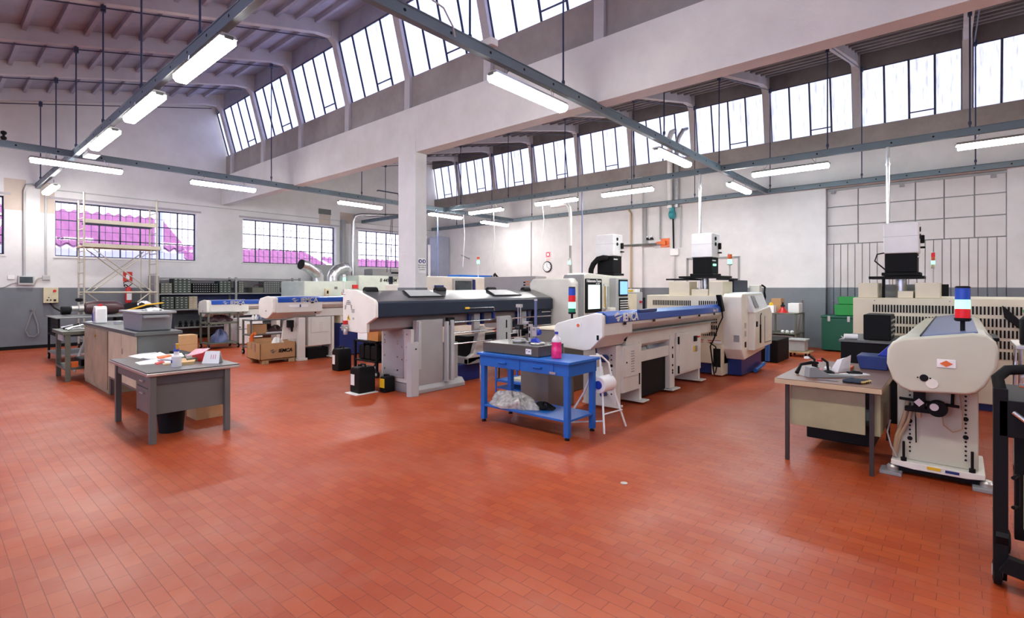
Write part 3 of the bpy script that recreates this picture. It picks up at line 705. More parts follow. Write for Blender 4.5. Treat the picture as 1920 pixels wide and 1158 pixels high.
# ================================================================ dark-covered feeder in the middle
capL = [(7.18, 1.60), (7.15, 1.625), (6.83, 1.62), (6.36, 1.475), (6.32, 1.44), (6.31, 1.40), (6.31, 1.22), (6.53, 1.12), (6.53, .99), (6.68, .975), (7.02, .985), (7.18, 1.03)]
t = thing('bar_feeder', 'long graphite-covered bar feeder with angular cream end plate, in the middle', 'bar feeder', (5.6, 6.8, 0))
MB().prism(capL, 'x', 4.28, 4.33).build('end_plate', offwhite, t, bev=.01, seg=3)
XE = 8.55
MB().prism([(7.10, 1.60), (6.84, 1.605), (6.36, 1.455), (6.36, 1.43), (6.86, 1.57), (7.1, 1.57)], 'x', 4.33, XE).build('sloping_cover', steelgrey, t, bev=.004)
MB().prism([(6.40, 1.46), (6.315, 1.425), (6.315, 1.225), (6.36, 1.20), (6.5, 1.22), (6.42, 1.30)], 'x', 4.33, XE).build('front_cover', navygrey, t, bev=.01)
MB().prism([(6.52, 1.20), (6.55, 1.03), (6.70, .98), (7.05, .99), (7.15, 1.1), (7.15, 1.56), (6.8, 1.5), (6.5, 1.4)], 'x', 4.33, XE-.3).build('trough', feedgrey, t, bev=.01)
B(XE-.45, 6.36, .75, XE, 7.1, 1.22).build('end_guard', navygrey, t, bev=.01)
MB().tube([(XE-.35, 6.345, 1.16), (XE-.05, 6.345, 1.16)], .01, 8).build('guard_handle', chrome, t)
def slope(y): return 1.455+(y-6.36)*.15/.48
for x0_, x1_, m_ in ((5.0, 5.75, lightgrey), (6.95, 7.75, white)):
    fr = MB(); z0, z1 = slope(6.48)+.006, slope(6.78)+.006
    fr.add([(x0_, 6.48, z0), (x1_, 6.48, z0), (x1_-.1, 6.78, z1), (x0_+.1, 6.78, z1), (x0_, 6.48, z0+.012), (x1_, 6.48, z0+.012), (x1_-.1, 6.78, z1+.012), (x0_+.1, 6.78, z1+.012)],
           [(3, 2, 1, 0), (4, 5, 6, 7), (0, 1, 5, 4), (1, 2, 6, 5), (2, 3, 7, 6), (3, 0, 4, 7)])
    fr.build('inspection_window_frame', black, t)
    g = MB(); z0 += .013; z1 += .013
    g.add([(x0_+.05, 6.50, z0+.004), (x1_-.05, 6.50, z0+.004), (x1_-.13, 6.76, z1), (x0_+.13, 6.76, z1), (x0_+.05, 6.50, z0+.01), (x1_-.05, 6.50, z0+.01), (x1_-.13, 6.76, z1+.006), (x0_+.13, 6.76, z1+.006)],
          [(3, 2, 1, 0), (4, 5, 6, 7), (0, 1, 5, 4), (1, 2, 6, 5), (2, 3, 7, 6), (3, 0, 4, 7)])
    g.build('inspection_window', m_, t)
for x in (4.55, 5.95, 7.25, 8.3): MB().lathe([(.05, -.11), (.06, -.1), (.06, .1), (.05, .11)], 0, 0, 12, 'x').xf(Matrix.Translation((x, 6.84, 1.60))).build('cover_hinge', black, t)
MB().tube([(4.27, 7.16, 1.62), (4.27, 7.16, 1.56), (4.29, 7.10, 1.55)], .012, 8).build('tower_bracket', alu, t)
B(6.05, 6.29, 1.285, 6.14, 6.318, 1.32).build('yellow_handle', yellow, t, bev=.005)
MB().tube([(6.12, 6.30, 1.30), (6.75, 6.30, 1.30), (6.78, 6.32, 1.24)], .008, 8).build('latch_rod', chrome, t)
B(6.77, 6.33, 1.10, 6.81, 6.38, 1.26).build('latch_block', darkblue, t)
# labels on the end plate
MB().prism([(7.05, 1.16), (6.97, 1.16), (7.01, 1.235)], 'x', 4.272, 4.281).build('warning_triangle', yellow, t)
B(4.268, 7.004, 1.18, 4.273, 7.016, 1.212).build('warning_mark', black, t)
for i, (a, b_) in enumerate([(7.05, 6.99), (7.07, 6.96), (7.08, 6.95)]): B(4.272, b_, 1.45-i*.025, 4.281, a, 1.456-i*.025).build('vent_slit', black, t)
for i in range(4): B(4.272, 7.075+i*.006, 1.375-i*.018, 4.281, 7.115, 1.381-i*.018).build('vent_slit', black, t); B(4.272, 6.92, 1.375-i*.018, 4.281, 6.955-i*.006, 1.381-i*.018).build('vent_slit', black, t)
B(4.272, 6.86, 1.27, 4.281, 6.92, 1.33).build('grey_label', lightgrey, t); B(4.272, 6.87, 1.17, 4.281, 6.90, 1.20).build('grey_label', lightgrey, t)
B(4.22, 7.03, 1.09, 4.28, 7.08, 1.15).build('red_button', red, t, bev=.006)
MB().box(4.20, 7.02, 1.0, 4.28, 7.09, 1.09).tube([(4.22, 6.94, 1.04), (4.22, 7.14, 1.04)], .012, 8).lathe([(.03, 0), (.035, .05), (.03, .09)], 4.23, 7.02, 12, cz=.94).build('air_filter', alu, t, bev=.004)
# pedestal
B(4.98, 6.60, .22, 5.45, 7.15, .99).build('pedestal_column', feedgrey, t, bev=.01)
B(5.0, 6.42, .15, 5.06, 7.2, 1.0).build('bolted_plate', feedwhite, t, bev=.006)
for y in (7.08, 6.74):
    for z in (.88, .80, .76, .55, .34): MB().lathe([(.016, 0), (.016, .02)], 0, 0, 8, 'x').xf(Matrix.Translation((4.975, y, z))).build('bolt', chrome, t)
for y in (6.62, 6.50):
    for z in (.92, .72, .52): MB().lathe([(.014, 0), (.014, .02)], 0, 0, 8, 'x').xf(Matrix.Translation((4.975, y, z))).build('bolt', chrome, t)
for y in (7.10, 6.76): B(4.985, y-.006, .30, 5.0, y+.006, .86).build('adjustment_slot', black, t)
B(5.06, 6.36, .10, 5.60, 6.46, 1.14).build('side_panel', feedgrey, t, bev=.008)
B(5.60, 6.38, .10, 5.95, 6.46, .74).build('lower_side_panel', feedgrey, t, bev=.008)
MB().box(5.08, 6.33, .38, 5.13, 6.37, 1.12).build('guide_strip', lightgrey, t, bev=.004)
MB().box(5.62, 6.28, .12, 5.66, 6.36, 1.10).box(5.70, 6.26, .14, 5.76, 6.36, 1.12).build('slotted_upright', lightgrey, t, bev=.004)
B(5.66, 6.30, 1.04, 5.80, 6.37, 1.16).build('end_block', black, t)
MB().prism([(6.31, 0), (6.31, .06), (6.38, .14), (7.2, .14), (7.26, .06), (7.26, 0)], 'x', 5.0, 6.05).build('base_plate', feedgrey, t, bev=.01)
B(4.97, 6.97, .12, 5.06, 7.2, .24).build('base_step', feedgrey, t, bev=.006)
for z in (1.08, .90, .72): MB().tube([(5.78, 6.30, z), (8.45, 6.30, z+.0)], .014, 10).build('guide_rod', chrome, t)
mb = B(6.75, 6.16, .32, 7.06, 6.24, 1.14).build('rod_bracket', lightgrey, t, bev=.008)
for z in (1.02, .80): B(6.92, 6.152, z-.09, 6.945, 6.162, z+.05).build('bracket_slot', black, mb)
MB().tube([(6.78, 6.2, .33), (6.78, 6.2, .05)], .012, 8).lathe([(.075, 0), (.08, .015), (.02, .04)], 6.78, 6.2, 16).build('levelling_foot', black, t)
B(7.06, 6.2, .82, 7.14, 6.34, 1.10).build('rod_clamp', midgrey, t)
MB().prism([(6.3, .30), (6.3, .40), (6.45, .48), (6.6, .95), (6.75, .95), (6.7, .40)], 'y', 6.5, 6.6).build('swing_arm', feedwhite, t, bev=.01)
B(6.3, 6.5, .30, 8.2, 6.9, .42).build('lower_tray', feedgrey, t, bev=.01)
B(6.4, 6.6, .42, 8.2, 6.95, .78).build('lower_housing', blackmat, t, bev=.01)
B(6.1, 6.6, .0, 6.7, 7.1, .30).build('blue_tank', darkblue, t, bev=.01)
for x in (6.45, 7.75): B(x-.07, 6.42, .85, x+.07, 6.5, 1.25).build('support_arm', lightgrey, t, bev=.006)
for x in (6.3, 6.62, 7.6, 7.9): B(x-.025, 6.44, 1.0, x+.025, 6.5, 1.24).build('roller_block', darkblue, t)
MB().lathe([(.015, 0), (.015, .05)], 8.3, 6.6, 8).build('levelling_foot', black, t)
B(8.0, 6.4, 0, 8.5, 7.0, .72).build('rear_pedestal', feedgrey, t, bev=.01)
tower(4.30, 7.17, 1.60, .022, [(lamp_green, .05), (white, .035)], 'small lit green signal lamp on the corner of the cream end plate', pole=.14, base=white)
# loose channel leaning/standing in front
ch = thing('steel_channel', 'tall pale channel post standing on the floor before the middle feeder', 'post', (4.95, 6.28, 0))
MB().prism([(4.82, 6.30), (4.85, 6.22), (4.97, 6.20), (5.0, 6.23), (5.0, 6.30), (4.97, 6.30), (4.97, 6.24), (4.87, 6.25), (4.86, 6.30)], 'z', 0, .82).build('channel', lightgrey, ch, bev=.003)
MB().tube([(4.92, 6.19, .72), (4.92, 6.215, .72)], .01, 8).build('hole', black, ch)

# ================================================================ left feeders with blue lids
def feeder_left(x0, yf, L, zb, label, stand=True, side_text=True, dw=.0):
    t = thing('bar_feeder', label, 'bar feeder', (x0+.9, yf+.35, 0))
    cap = [(yf+.70, zb+.37), (yf+.62, zb+.45), (yf+.30, zb+.50), (yf+.03, zb+.48), (yf, zb+.44), (yf, zb+.15), (yf+.22, zb+.02), (yf+.34, zb), (yf+.62, zb+.03), (yf+.70, zb+.12)]
    MB().prism(cap, 'x', x0, x0+.08).build('end_cap', offwhite, t, bev=.022, seg=3)
    MB().prism([(y*.99+.01*(yf+.35), z-.008) for y, z in cap], 'x', x0+.08, x0+1.15).build('front_housing', feedwhite, t, bev=.01)
    th = [(yf+.66, zb+.36), (yf+.60, zb+.43), (yf+.30, zb+.47), (yf+.03, zb+.45), (yf+.02, zb+.30), (yf+.10, zb+.22), (yf+.2, zb+.2), (yf+.6, zb+.2)]
    MB().prism(th, 'x', x0+1.15, x0+L).build('magazine_trough', feedwhite, t, bev=.01)
    lid = [(yf+.62, zb+.445), (yf+.30, zb+.485), (yf+.05, zb+.485), (yf-.008, zb+.45), (yf-.008, zb+.36), (yf+.012, zb+.36), (yf+.03, zb+.44), (yf+.60, zb+.42)]
    l_ = MB().prism(lid, 'x', x0+.12, x0+L-.05).build('blue_lid', lidblue, t, bev=.01)
    words('IEMCA', .14, (x0+.62, yf-.012, zb+.365), (1, 0, 0), (0, 0, 1), lightgrey, l_, 'lid_lettering', bold=.004)
    logo_mark(x0+.42, yf-.012, zb+.355, .11, (1, 0, 0), (0, 0, 1), lightgrey, l_)
    MB().prism([(yf+.12, zb+.2), (yf+.12, zb+.02), (yf+.6, zb+.02), (yf+.6, zb+.2)], 'x', x0+1.05, x0+L-.1).build('support_beam', feedwhite, t, bev=.01)
    for x in (.9, 1.7, 2.5, 3.3):
        if x < L: B(x0+x-.025, yf-.02, zb+.335, x0+x+.025, yf-.004, zb+.365).build('lid_latch', black, t)
    if side_text:
        B(x0+.36, yf-.006, zb+.25, x0+.80, yf+.002, zb+.31).build('name_plate', white, t)
        B(x0+.60, yf-.010, zb+.25, x0+.63, yf-.004, zb+.31).build('name_plate_bar', darkblue, t)
    MB().tube([(x0+.98, yf-.005, zb+.12), (x0+.98, yf+.02, zb+.12)], .016, 10).build('side_hole', black, t)
    B(x0-.006, yf+.3, zb+.16, x0, yf+.325, zb+.19).build('cap_mark', darkblue, t)
    if stand:
        B(x0+.62, yf+.08, .06, x0+.78, yf+.60, zb+.01).build('pedestal', feedwhite, t, bev=.008)
        c_ = B(x0+.86, yf+.10, .32, x0+1.42, yf+.60, zb+.01).build('electrical_cabinet', feedwhite, t, bev=.006)
        d_ = B(x0+.92, yf+.088, .62, x0+1.36, yf+.102, zb-.02).build('louvred_door', feedwhite, t, bev=.004)
        for i in range(6): B(x0+1.12, yf+.08, .66+i*.035, x0+1.20, yf+.09, .667+i*.035).build('louvre', lightgrey, d_)
        B(x0+1.44, yf+.10, .03, x0+1.50, yf+.60, zb+.01).build('leg', feedwhite, t)
        B(x0+.60, yf+.05, 0, x0+.82, yf+.63, .06).build('foot_bar', feedwhite, t, bev=.01); B(x0+1.36, yf+.0, .02, x0+1.62, yf+.63, .05).build('foot_bar', feedwhite, t, bev=.01)
        MB().prism([(x0+.30, .50), (x0+.36, .92), (x0+.62, .98), (x0+.62, .5)], 'y', yf+.2, yf+.26).build('gusset', feedwhite, t)
        MB().box(x0+.40, yf+.10, zb-.20, x0+.52, yf+.2, zb-.04).lathe([(.02, 0), (.03, .1)], x0+.5, yf+.15, 10, cz=zb-.3).build('air_service_unit', black, t)
        B(x0+.90, yf+.2, .0, x0+1.4, yf+.6, .25).build('drip_tank', blackmat, t)
    return t
feeder_left(4.96, 11.12, 4.0, .965, 'white bar feeder with blue lid over the printed cardboard crate')
feeder_left(5.35, 16.15, 2.6, .80, 'farthest bar feeder with blue lid, in front of the grey shelving', stand=False, side_text=False)
bpy.data.objects['bar_feeder.004']['category'] = 'bar feeder'
tf = bpy.data.objects['bar_feeder.004']
for x in (6.0, 7.4): B(x, 16.3, 0, x+.12, 16.7, .82).build('pedestal', feedwhite, tf, bev=.008)
t = thing('coolant_cabinet', 'dark blue cabinet with beige control drawer, right of the crate', 'machine cabinet', (7.4, 11.6, 0))
B(6.62, 11.25, .02, 8.9, 12.1, .80).build('cabinet_body', darkblue, t, bev=.01)
B(6.62, 11.22, .80, 8.9, 12.1, 1.0-.02).build('control_drawer', beige, t, bev=.006)
B(6.62, 11.21, .83, 8.9, 11.222, .95).build('drawer_front', feedwhite, t, bev=.004)
B(6.80, 11.20, .87, 7.3, 11.212, .93).build('drawer_slot', black, t); B(6.68, 11.20, .845, 6.72, 11.212, .885).build('drawer_lock', black, t)
B(7.38, 11.245, .04, 7.40, 11.25, .78).build('door_gap', black, t); B(7.95, 11.245, .04, 7.97, 11.25, .78).build('door_gap', black, t)

# ================================================================ mist filter boxes
def mist_filter(cx, cy, z, w, d, hb, hw, label, platform=True, pole_to=None):
    t = thing('mist_filter', label, 'air filter', (cx, cy, z))
    x0, x1, y0, y1 = cx-d/2, cx+d/2, cy-w/2, cy+w/2
    B(x0+.02, y0+.02, z+.05, x1-.02, y1-.02, z+hb).build('black_lower_box', blackmat, t, bev=.012)
    B(x0, y0, z+hb, x1, y1, z+hb+hw).build('white_upper_box', white, t, bev=.02)
    B(x0-.002, y0-.002, z+hb+hw*.55, x1+.002, y1+.002, z+hb+hw*.56).build('panel_joint', lightgrey, t)
    B(x0-.02, y0-.02, z+.0, x1+.02, y1+.02, z+.05).build('mount_frame', black, t, bev=.01)
    for i, f in enumerate((.78, .55)):
        MB().lathe([(.035, 0), (.04, .01), (.03, .015)], 0, 0, 16, 'y').xf(Matrix.Translation((x0+.17, y0-.015, z+hb+hw*f))).build('pressure_dial', black, t)
    B(x0+.32, y0-.05, z+hb+hw*.35, x1-.04, y0, z+hb+hw*.62).build('control_box', blackmat, t, bev=.01)
    B(x0+.30, y0-.06, z+hb+hw*.18, x1-.04, y0, z+hb+hw*.24).build('handle', black, t, bev=.008)
    B(x0+.05, y0-.0, z+hb*.80, x0+.2, y0+.018, z+hb*.86).build('small_label', white, t)
    if pole_to:
        MB().tube([(cx-.08, cy, z+hb+hw), (cx-.08, cy, pole_to)], .03, 12).build('exhaust_pipe', galv, t)
        for q in (.35, .7): MB().lathe([(.036, 0), (.036, .03)], cx-.08, cy, 12, cz=z+hb+hw+(pole_to-z-hb-hw)*q).build('pipe_clamp', alu, t)
    return t
# ================================================================ cream lathes with slotted sheet sides
def slots(par, x, y0, y1, z0, z1, n, h=.01):
    m = MB(); st = (y1-y0)/n
    for i in range(n):
        y = y0+st*(i+.25); m.box(x-.004, y, z0, x+.002, y+st*.5, z1)
    return m
# lathe A: behind the centre right feeder
t = thing('cnc_lathe', 'cream lathe with slanted white door housing, at the end of the centre right feeder', 'lathe', (10.9, 4.1, 0))
B(9.80, 3.30, .22, 11.3, 4.85, 1.50).build('machine_body', cream, t, bev=.012)
B(9.9, 3.35, .02, 11.3, 4.8, .22).build('machine_base', darkblue, t)
B(9.70, 3.30, .02, 10.35, 3.50, .60).build('corner_base', cream, t, bev=.02)
for z0, z1 in ((1.30, 1.40), (1.10, 1.2), (.98, 1.06), (.86, .94), (.74, .82)):
    slots(t, 9.795, 3.42, 3.78, z0, z1, 9).build('vent_slots', black, t)
    if z0 > 1.2: slots(t, 9.795, 3.92, 4.72, z0, z1, 22).build('vent_slots', black, t)
MB().prism([(9.78, .52), (9.95, .32), (11.27, .42), (11.3, 1.25), (11.05, 1.54), (9.84, 1.54), (9.78, 1.48)], 'y', 2.98, 3.32).build('door_housing', offwhite, t, bev=.02)
MB().prism([(10.15, .48), (11.3, .52), (11.32, 1.15), (11.17, 1.28), (10.19, 1.20)], 'y', 2.86, 3.0).build('sliding_door', offwhite, t, bev=.02)
MB().prism([(3.0, 1.56), (2.86, 1.18), (3.32, 1.18), (3.32, 1.56)], 'x', 10.12, 11.14).build('sloped_hood', white, t, bev=.02)
o = MB().add([(10.28, 2.885, 1.27), (10.48, 2.885, 1.27), (10.48, 2.975, 1.49), (10.28, 2.975, 1.49), (10.28, 2.875, 1.275), (10.48, 2.875, 1.275), (10.48, 2.965, 1.495), (10.28, 2.965, 1.495)],
    [(0, 1, 2, 3), (7, 6, 5, 4), (0, 4, 5, 1), (1, 5, 6, 2), (2, 6, 7, 3), (3, 7, 4, 0)]).build('door_window', midgrey, t)
B(10.22, 2.845, .92, 10.29, 2.865, 1.02).build('door_lock', black, t); MB().box(10.46, 2.84, .60, 10.49, 2.86, .95).tube([(10.475, 2.85, .95), (10.475, 2.85, 1.12), (10.54, 2.85, 1.16)], .008, 6).build('door_handle', black, t)
B(10.78, 2.85, .58, 11.2, 2.862, .60).build('door_seam', midgrey, t); B(10.77, 2.85, .58, 10.782, 2.862, 1.1).build('door_seam', midgrey, t)
for z in (.95, .80, .60): B(9.95, 2.97, z-.05, 10.02, 2.982, z+.05).build('switch_plate', black if z == .6 else lightgrey, t)
B(9.775, 3.02, .66, 9.782, 3.12, .78).build('grey_plate', midgrey, t)
B(9.69, 3.31, .62, 9.70, 3.31+.14, .66).build('warning_sticker', paper, t)
B(9.79, 3.36, .645, 9.797, 3.60, .66).build('red_sticker', red, t); B(9.79, 3.36, .61, 9.797, 3.60, .62).build('red_sticker', red, t)
B(9.79, 3.68, .645, 9.797, 3.92, .66).build('red_sticker', red, t); B(9.79, 3.68, .61, 9.797, 3.92, .62).build('red_sticker', red, t)
B(9.69, 3.33, .18, 9.70, 3.46, .52).build('service_opening', black, t)
MB().prism([(10.0, .02), (11.25, .02), (11.25, .42), (10.0, .34)], 'y', 3.05, 3.3).build('blue_chip_tank', darkblue, t)
MB().tube([(10.6, 2.98, .05), (11.2, 2.98, .12)], .04, 10).build('blue_pipe', blue, t)
B(9.86, 3.98, 1.50, 10.25, 4.40, 1.77).build('roof_box', cream, t, bev=.008); B(9.86, 3.34, 1.50, 10.4, 3.60, 1.77).build('roof_box', cream, t, bev=.008)
B(9.86, 3.62, 1.50, 10.2, 3.94, 1.62).build('roof_box', cream, t, bev=.008)
B(10.42, 3.32, 1.52, 11.28, 3.42, 1.80).build('rear_black_panel', navygrey, t, bev=.006)
B(11.32, 3.1, 1.2, 11.5, 3.3, 1.70).build('rear_white_panel', offwhite, t, bev=.01)
MB().tube([(11.42, 3.08, 1.70), (11.52, 3.05, 1.66), (11.48, 3.05, 1.55), (11.54, 3.05, 1.45), (11.47, 3.05, 1.38)], .02, 8).build('coiled_cable', black, t)
MB().tube([(10.4, 3.87, 1.5), (10.4, 3.87, 1.84)], .07, 14).build('filter_neck', galv, t)
MB().box(10.1, 3.45, 1.84, 10.7, 4.30, 1.88).box(9.9, 4.0, 1.80, 10.6, 4.48, 1.83).box(10.1, 3.30, 1.80, 10.6, 3.55, 1.83).build('filter_platform', black, t)
mist_filter(10.41, 3.87, 1.88, .42, .42, .37, .48, 'white and black mist filter on the middle cream lathe, green display lit')
B(10.24, 3.63, 2.08, 10.34, 3.66, 2.12).build('lit_display', lamp_green, bpy.data.objects['mist_filter'])
tower(11.1, 3.62, 1.50, .045, [(lamp_green, .10), (lamp_orange, .10)], 'orange and green signal lamp on a thin pole behind the middle lathe', pole=.62, base=alu)
# lathe B: behind the nearest feeder at the right
t = thing('cnc_lathe', 'cream lathe with rows of vent slots, behind the nearest feeder at the right', 'lathe', (10.3, .4, 0))
B(9.3, -.85, .1, 11.6, 1.22, 1.50).build('machine_body', cream, t, bev=.012)
B(9.4, -.8, 0, 11.6, 1.15, .1).build('machine_base', darkblue, t)
for z0, z1 in ((1.29, 1.40), (1.13, 1.24), (.99, 1.09), (.85, .95), (.71, .81)):
    slots(t, 9.295, .05, .98, z0, z1, 26).build('vent_slots', black, t)
    slots(t, 9.295, -.62, -.08, z0, z1, 14).build('vent_slots', black, t)
screws(MB(), [(9.298, y, 1.46, 'x') for y in (.95, .1, -.1)]).build('screws', midgrey, t)
B(9.36, .92, 1.50, 10.1, 1.16, 1.72).build('roof_box', cream, t, bev=.008); B(9.36, .20, 1.50, 10.1, .48, 1.72).build('roof_box', cream, t, bev=.008)
B(9.36, .50, 1.50, 9.8, .68, 1.60).build('roof_box', cream, t, bev=.008)
B(9.98, .48, 1.50, 10.1, .92, 1.7).build('rear_cover', lightgrey, t)
B(10.0, .12, 1.52, 10.2, .2, 1.70).build('connector_panel', black, t)
MB().tube([(9.66, .66, 1.5), (9.66, .66, 1.78)], .07, 14).build('filter_neck', galv, t)
MB().box(9.45, .38, 1.78, 9.95, 1.04, 1.82).build('filter_platform', black, t)
MB().tube([(9.5, .86, 1.80), (9.5, .86, 1.5)], .02, 8).build('drain_hose', black, t)
mist_filter(9.66, .65, 1.825, .42, .42, .33, .45, 'white and black mist filter on the rightmost cream lathe')
for x, y, q, l_ in ((12.2, 1.035, 'a', 'grey steel pole dropping from the middle rail behind the rightmost mist filter'), (12.2, 4.67, 'b', 'grey steel pole dropping from the middle rail behind the mist filter with green display')):
    g_ = thing('drop_pole', l_, 'pole', (x, y, 1.9)); MB().tube([(x, y, 0 if q == 'a' else 1.52), (x, y, 4.36)], .032, 12).build('pole', galv, g_)
    for z in (3.3, 4.0): MB().lathe([(.042, 0), (.042, .03)], x, y, 12, cz=z).build('pole_clamp', alu, g_)
MB().tube([(9.47, .84, 2.17), (9.42, .93, 2.15), (9.41, .96, 2.05), (9.47, .84, 1.92)], .010, 8).build('filter_cable', black, bpy.data.objects['mist_filter.001'])
tower(10.05, .30, 1.72, .024, [(beige, .05), (lamp_green, .055), (lamp_orange, .055), (lamp_red, .065)], 'red, orange and lit green signal tower on the rightmost cream lathe', pole=.22, base=alu)
MB().prism([(-.42, 1.42), (-.46, 1.38), (-.70, 1.10), (-.62, 1.08), (-.44, 1.26)], 'x', 9.2, 9.28).build('hanging_pendant', black, bpy.data.objects['cnc_lathe.001'], bev=.01)

# ================================================================ cream turning centre behind the middle feeder
t = thing('turning_centre', 'big rounded cream turning centre with lit window and control screen', 'lathe', (10, 7.1, 0))
B(9.05, 6.25, .1, 11.3, 8.3, 1.86).build('machine_body', cream, t, bev=.03, seg=3)
B(9.0, 6.35, 0, 11.3, 8.2, .1).build('machine_base', darkblue, t)
B(8.72, 6.9, .72, 9.1, 8.45, 1.90).build('grey_side_cabinet', feedgrey, t, bev=.01)
B(8.70, 6.98, 1.52, 8.722, 8.0, 1.53).build('panel_seam', midgrey, t)
for i, (y, z) in enumerate([(7.18, 1.78), (7.18, 1.72)]): B(8.71, y-.09, z-.012, 8.722, y, z+.012).build('warning_sticker', orange, t); B(8.71, y+.01, z-.03, 8.722, y+.06, z).build('warning_mark', black, t)
MB().prism([(7.0, .62), (7.0, 1.74), (6.92, 1.84), (6.0, 1.84), (5.9, 1.76), (5.9, .62)], 'x', 8.62, 9.3).build('rounded_door', offwhite, t, bev=.04, seg=4)
B(8.608, 6.86, 1.0-.3, 8.622, 6.93, 1.42).build('door_handle', black, t, bev=.01)
MB().prism([(8.98, .6), (8.98, 1.90), (9.15, 1.96), (10.6, 1.90), (10.80, 1.80), (10.80, .6)], 'y', 5.86, 6.35).build('front_hood', offwhite, t, bev=.03, seg=3)
MB().prism([(8.86, .6), (8.86, 1.80), (8.94, 1.92), (8.98, 1.92), (8.98, .6)], 'y', 5.84, 6.3).build('hood_seam', midgrey, t)
f_ = B(9.04, 5.83, 1.12, 9.68, 5.87, 1.84).build('window_frame', black, t, bev=.02)
B(9.12, 5.82, 1.20, 9.58, 5.832, 1.71).build('lit_window', winlit, f_)
words('Nakamura-Tome', .082, (9.06, 5.826, 1.765), (1, 0, 0), (0, 0, 1), white, f_, 'maker_lettering', bold=.002)
words('AS-200', .05, (9.42, 5.826, 1.72), (1, 0, 0), (0, 0, 1), white, f_, 'model_lettering')
MB().tube([(9.74, 5.82, 1.72), (9.74, 5.76, 1.68), (9.74, 5.76, 1.2), (9.74, 5.82, 1.15)], .025, 10).build('grab_handle', alu, t)
B(9.82, 5.84, 1.2, 9.88, 5.862, 1.68).build('yellow_label', yellow, t)
B(9.90, 5.845, 1.0, 10.2, 5.87, 1.68).build('side_window', palegreen, t, bev=.01)
B(9.74, 5.66, .92, 9.98, 5.86, 1.22).build('spindle_cover', offwhite, t, bev=.02)
c_ = MB().prism([(10.02, 1.86), (10.02, .85), (10.56, .85), (10.56, 1.86)], 'y', 5.68, 5.86).build('control_panel', lightgrey, t, bev=.02)
s_ = B(10.12, 5.665, 1.46, 10.52, 5.685, 1.83).build('screen_frame', black, c_, bev=.008)
B(10.16, 5.655, 1.50, 10.48, 5.667, 1.79).build('screen', screenblue, c_)
kb = B(10.14, 5.66, .98, 10.52, 5.685, 1.42).build('keypad', black, c_, bev=.006)
k = MB()
for i in range(6):
    for j in range(7): k.box(10.16+i*.06, 5.652, 1.03+j*.053, 10.20+i*.06, 5.662, 1.055+j*.053)
k.build('keys', white, c_)
B(10.2, 6.36, 1.86, 10.9, 6.6, 1.90).build('filter_base', black, t)
tp = tower(10.35, 7.15, 1.86, .04, [(lamp_green, .08), (white, .05)], 'pale green signal lamp on a thin pole beside the elbow hose filter', pole=.33, base=alu)
mf = mist_filter(10.62, 6.20, 1.93, .46, .44, .45, .50, 'white mist filter with black elbow hose on the rounded cream turning centre')
MB().tube([(10.42, 6.14, 2.33), (10.34, 6.20, 2.34), (10.30, 6.32, 2.31), (10.30, 6.44, 2.20), (10.30, 6.50, 2.08), (10.30, 6.52, 1.88)], .062, 16).build('elbow_hose', rubber, mf)
if 0: single('red_knob', MB().lathe([(.03, 0), (.05, .01), (.05, .03), (.02, .04)], 9.7, 6.2, 12, cz=1.925), red, 'small red cap on top of the rounded cream turning centre', 'cap')
# grey box and beige cabinet between this machine and the lathe
t = thing('electric_cabinet', 'small light grey switch cabinet with red knob right of the turning centre', 'cabinet', (11.6, 6.2, 0))
B(11.45, 5.95, 0, 11.8, 6.4, 1.54).build('cabinet_body', lightgrey, t, bev=.01)
B(11.8, 5.95, .9, 11.95, 6.1, 1.4).build('side_connector', black, t, bev=.01)
MB().lathe([(.025, 0), (.03, .04)], 0, 0, 12, 'y').xf(Matrix.Translation((11.66, 5.91, 1.30))).build('red_knob', red, t)
MB().lathe([(.02, 0), (.02, .04)], 0, 0, 12, 'y').xf(Matrix.Translation((11.74, 5.91, 1.30))).build('blue_knob', darkblue, t)
B(11.50, 6.0, 1.54, 11.75, 6.25, 1.62).build('top_box', white, t); B(11.49, 6.05, 1.55, 11.50, 6.2, 1.59).build('yellow_label', yellow, t)
MB().prism([(10.85, 1.50), (11.40, 1.50), (11.40, .9), (11.15, .9)], 'y', 5.90, 6.2).build('chute', cream, t, bev=.01)

# ================================================================ white lathe behind the pillar
t = thing('cnc_lathe', 'white lathe with small dark window just right of the pillar', 'lathe', (11, 12.4, 0))
B(9.3, 11.7, 0, 12.6, 13.2, 1.75).build('machine_body', offwhite, t, bev=.03)
MB().prism([(9.25, .9), (9.25, 1.75), (9.5, 1.98), (12.0, 1.98), (12.5, 1.8), (12.5, .9)], 'y', 11.45, 12.3).build('front_hood', offwhite, t, bev=.03)
MB().prism([(10.45, 1.2), (10.45, 1.92), (10.55, 1.94), (11.3, 1.94), (11.4, 1.85), (11.4, 1.2)], 'y', 11.40, 11.46).build('window_frame', lightgrey, t, bev=.02)
B(10.52, 11.385, 1.3, 11.20, 11.402, 1.86).build('dark_window', plateglass, t, bev=.02)
B(11.24, 11.36, 1.3, 11.34, 11.40, 1.9).build('door_handle', darkblue, t, bev=.01)
B(9.75, 11.38, 1.62, 10.05, 11.45, 1.72).build('blue_button_row', darkblue, t); B(10.05, 11.40, 1.62, 10.3, 11.45, 1.7).build('white_plate', white, t)
B(11.2, 11.9, 1.98, 12.8, 12.5, 2.06).build('blue_roof_unit', blue, t, bev=.01)
MB().tube([(12.45, 11.7, 1.98), (12.5, 11.6, 2.1), (12.6, 11.6, 2.0), (12.6, 11.6, 1.5)], .05, 10).build('black_hose', black, t)
B(12.6, 11.6, 1.5, 12.75, 11.8, 1.85).build('teal_box', teal, t)
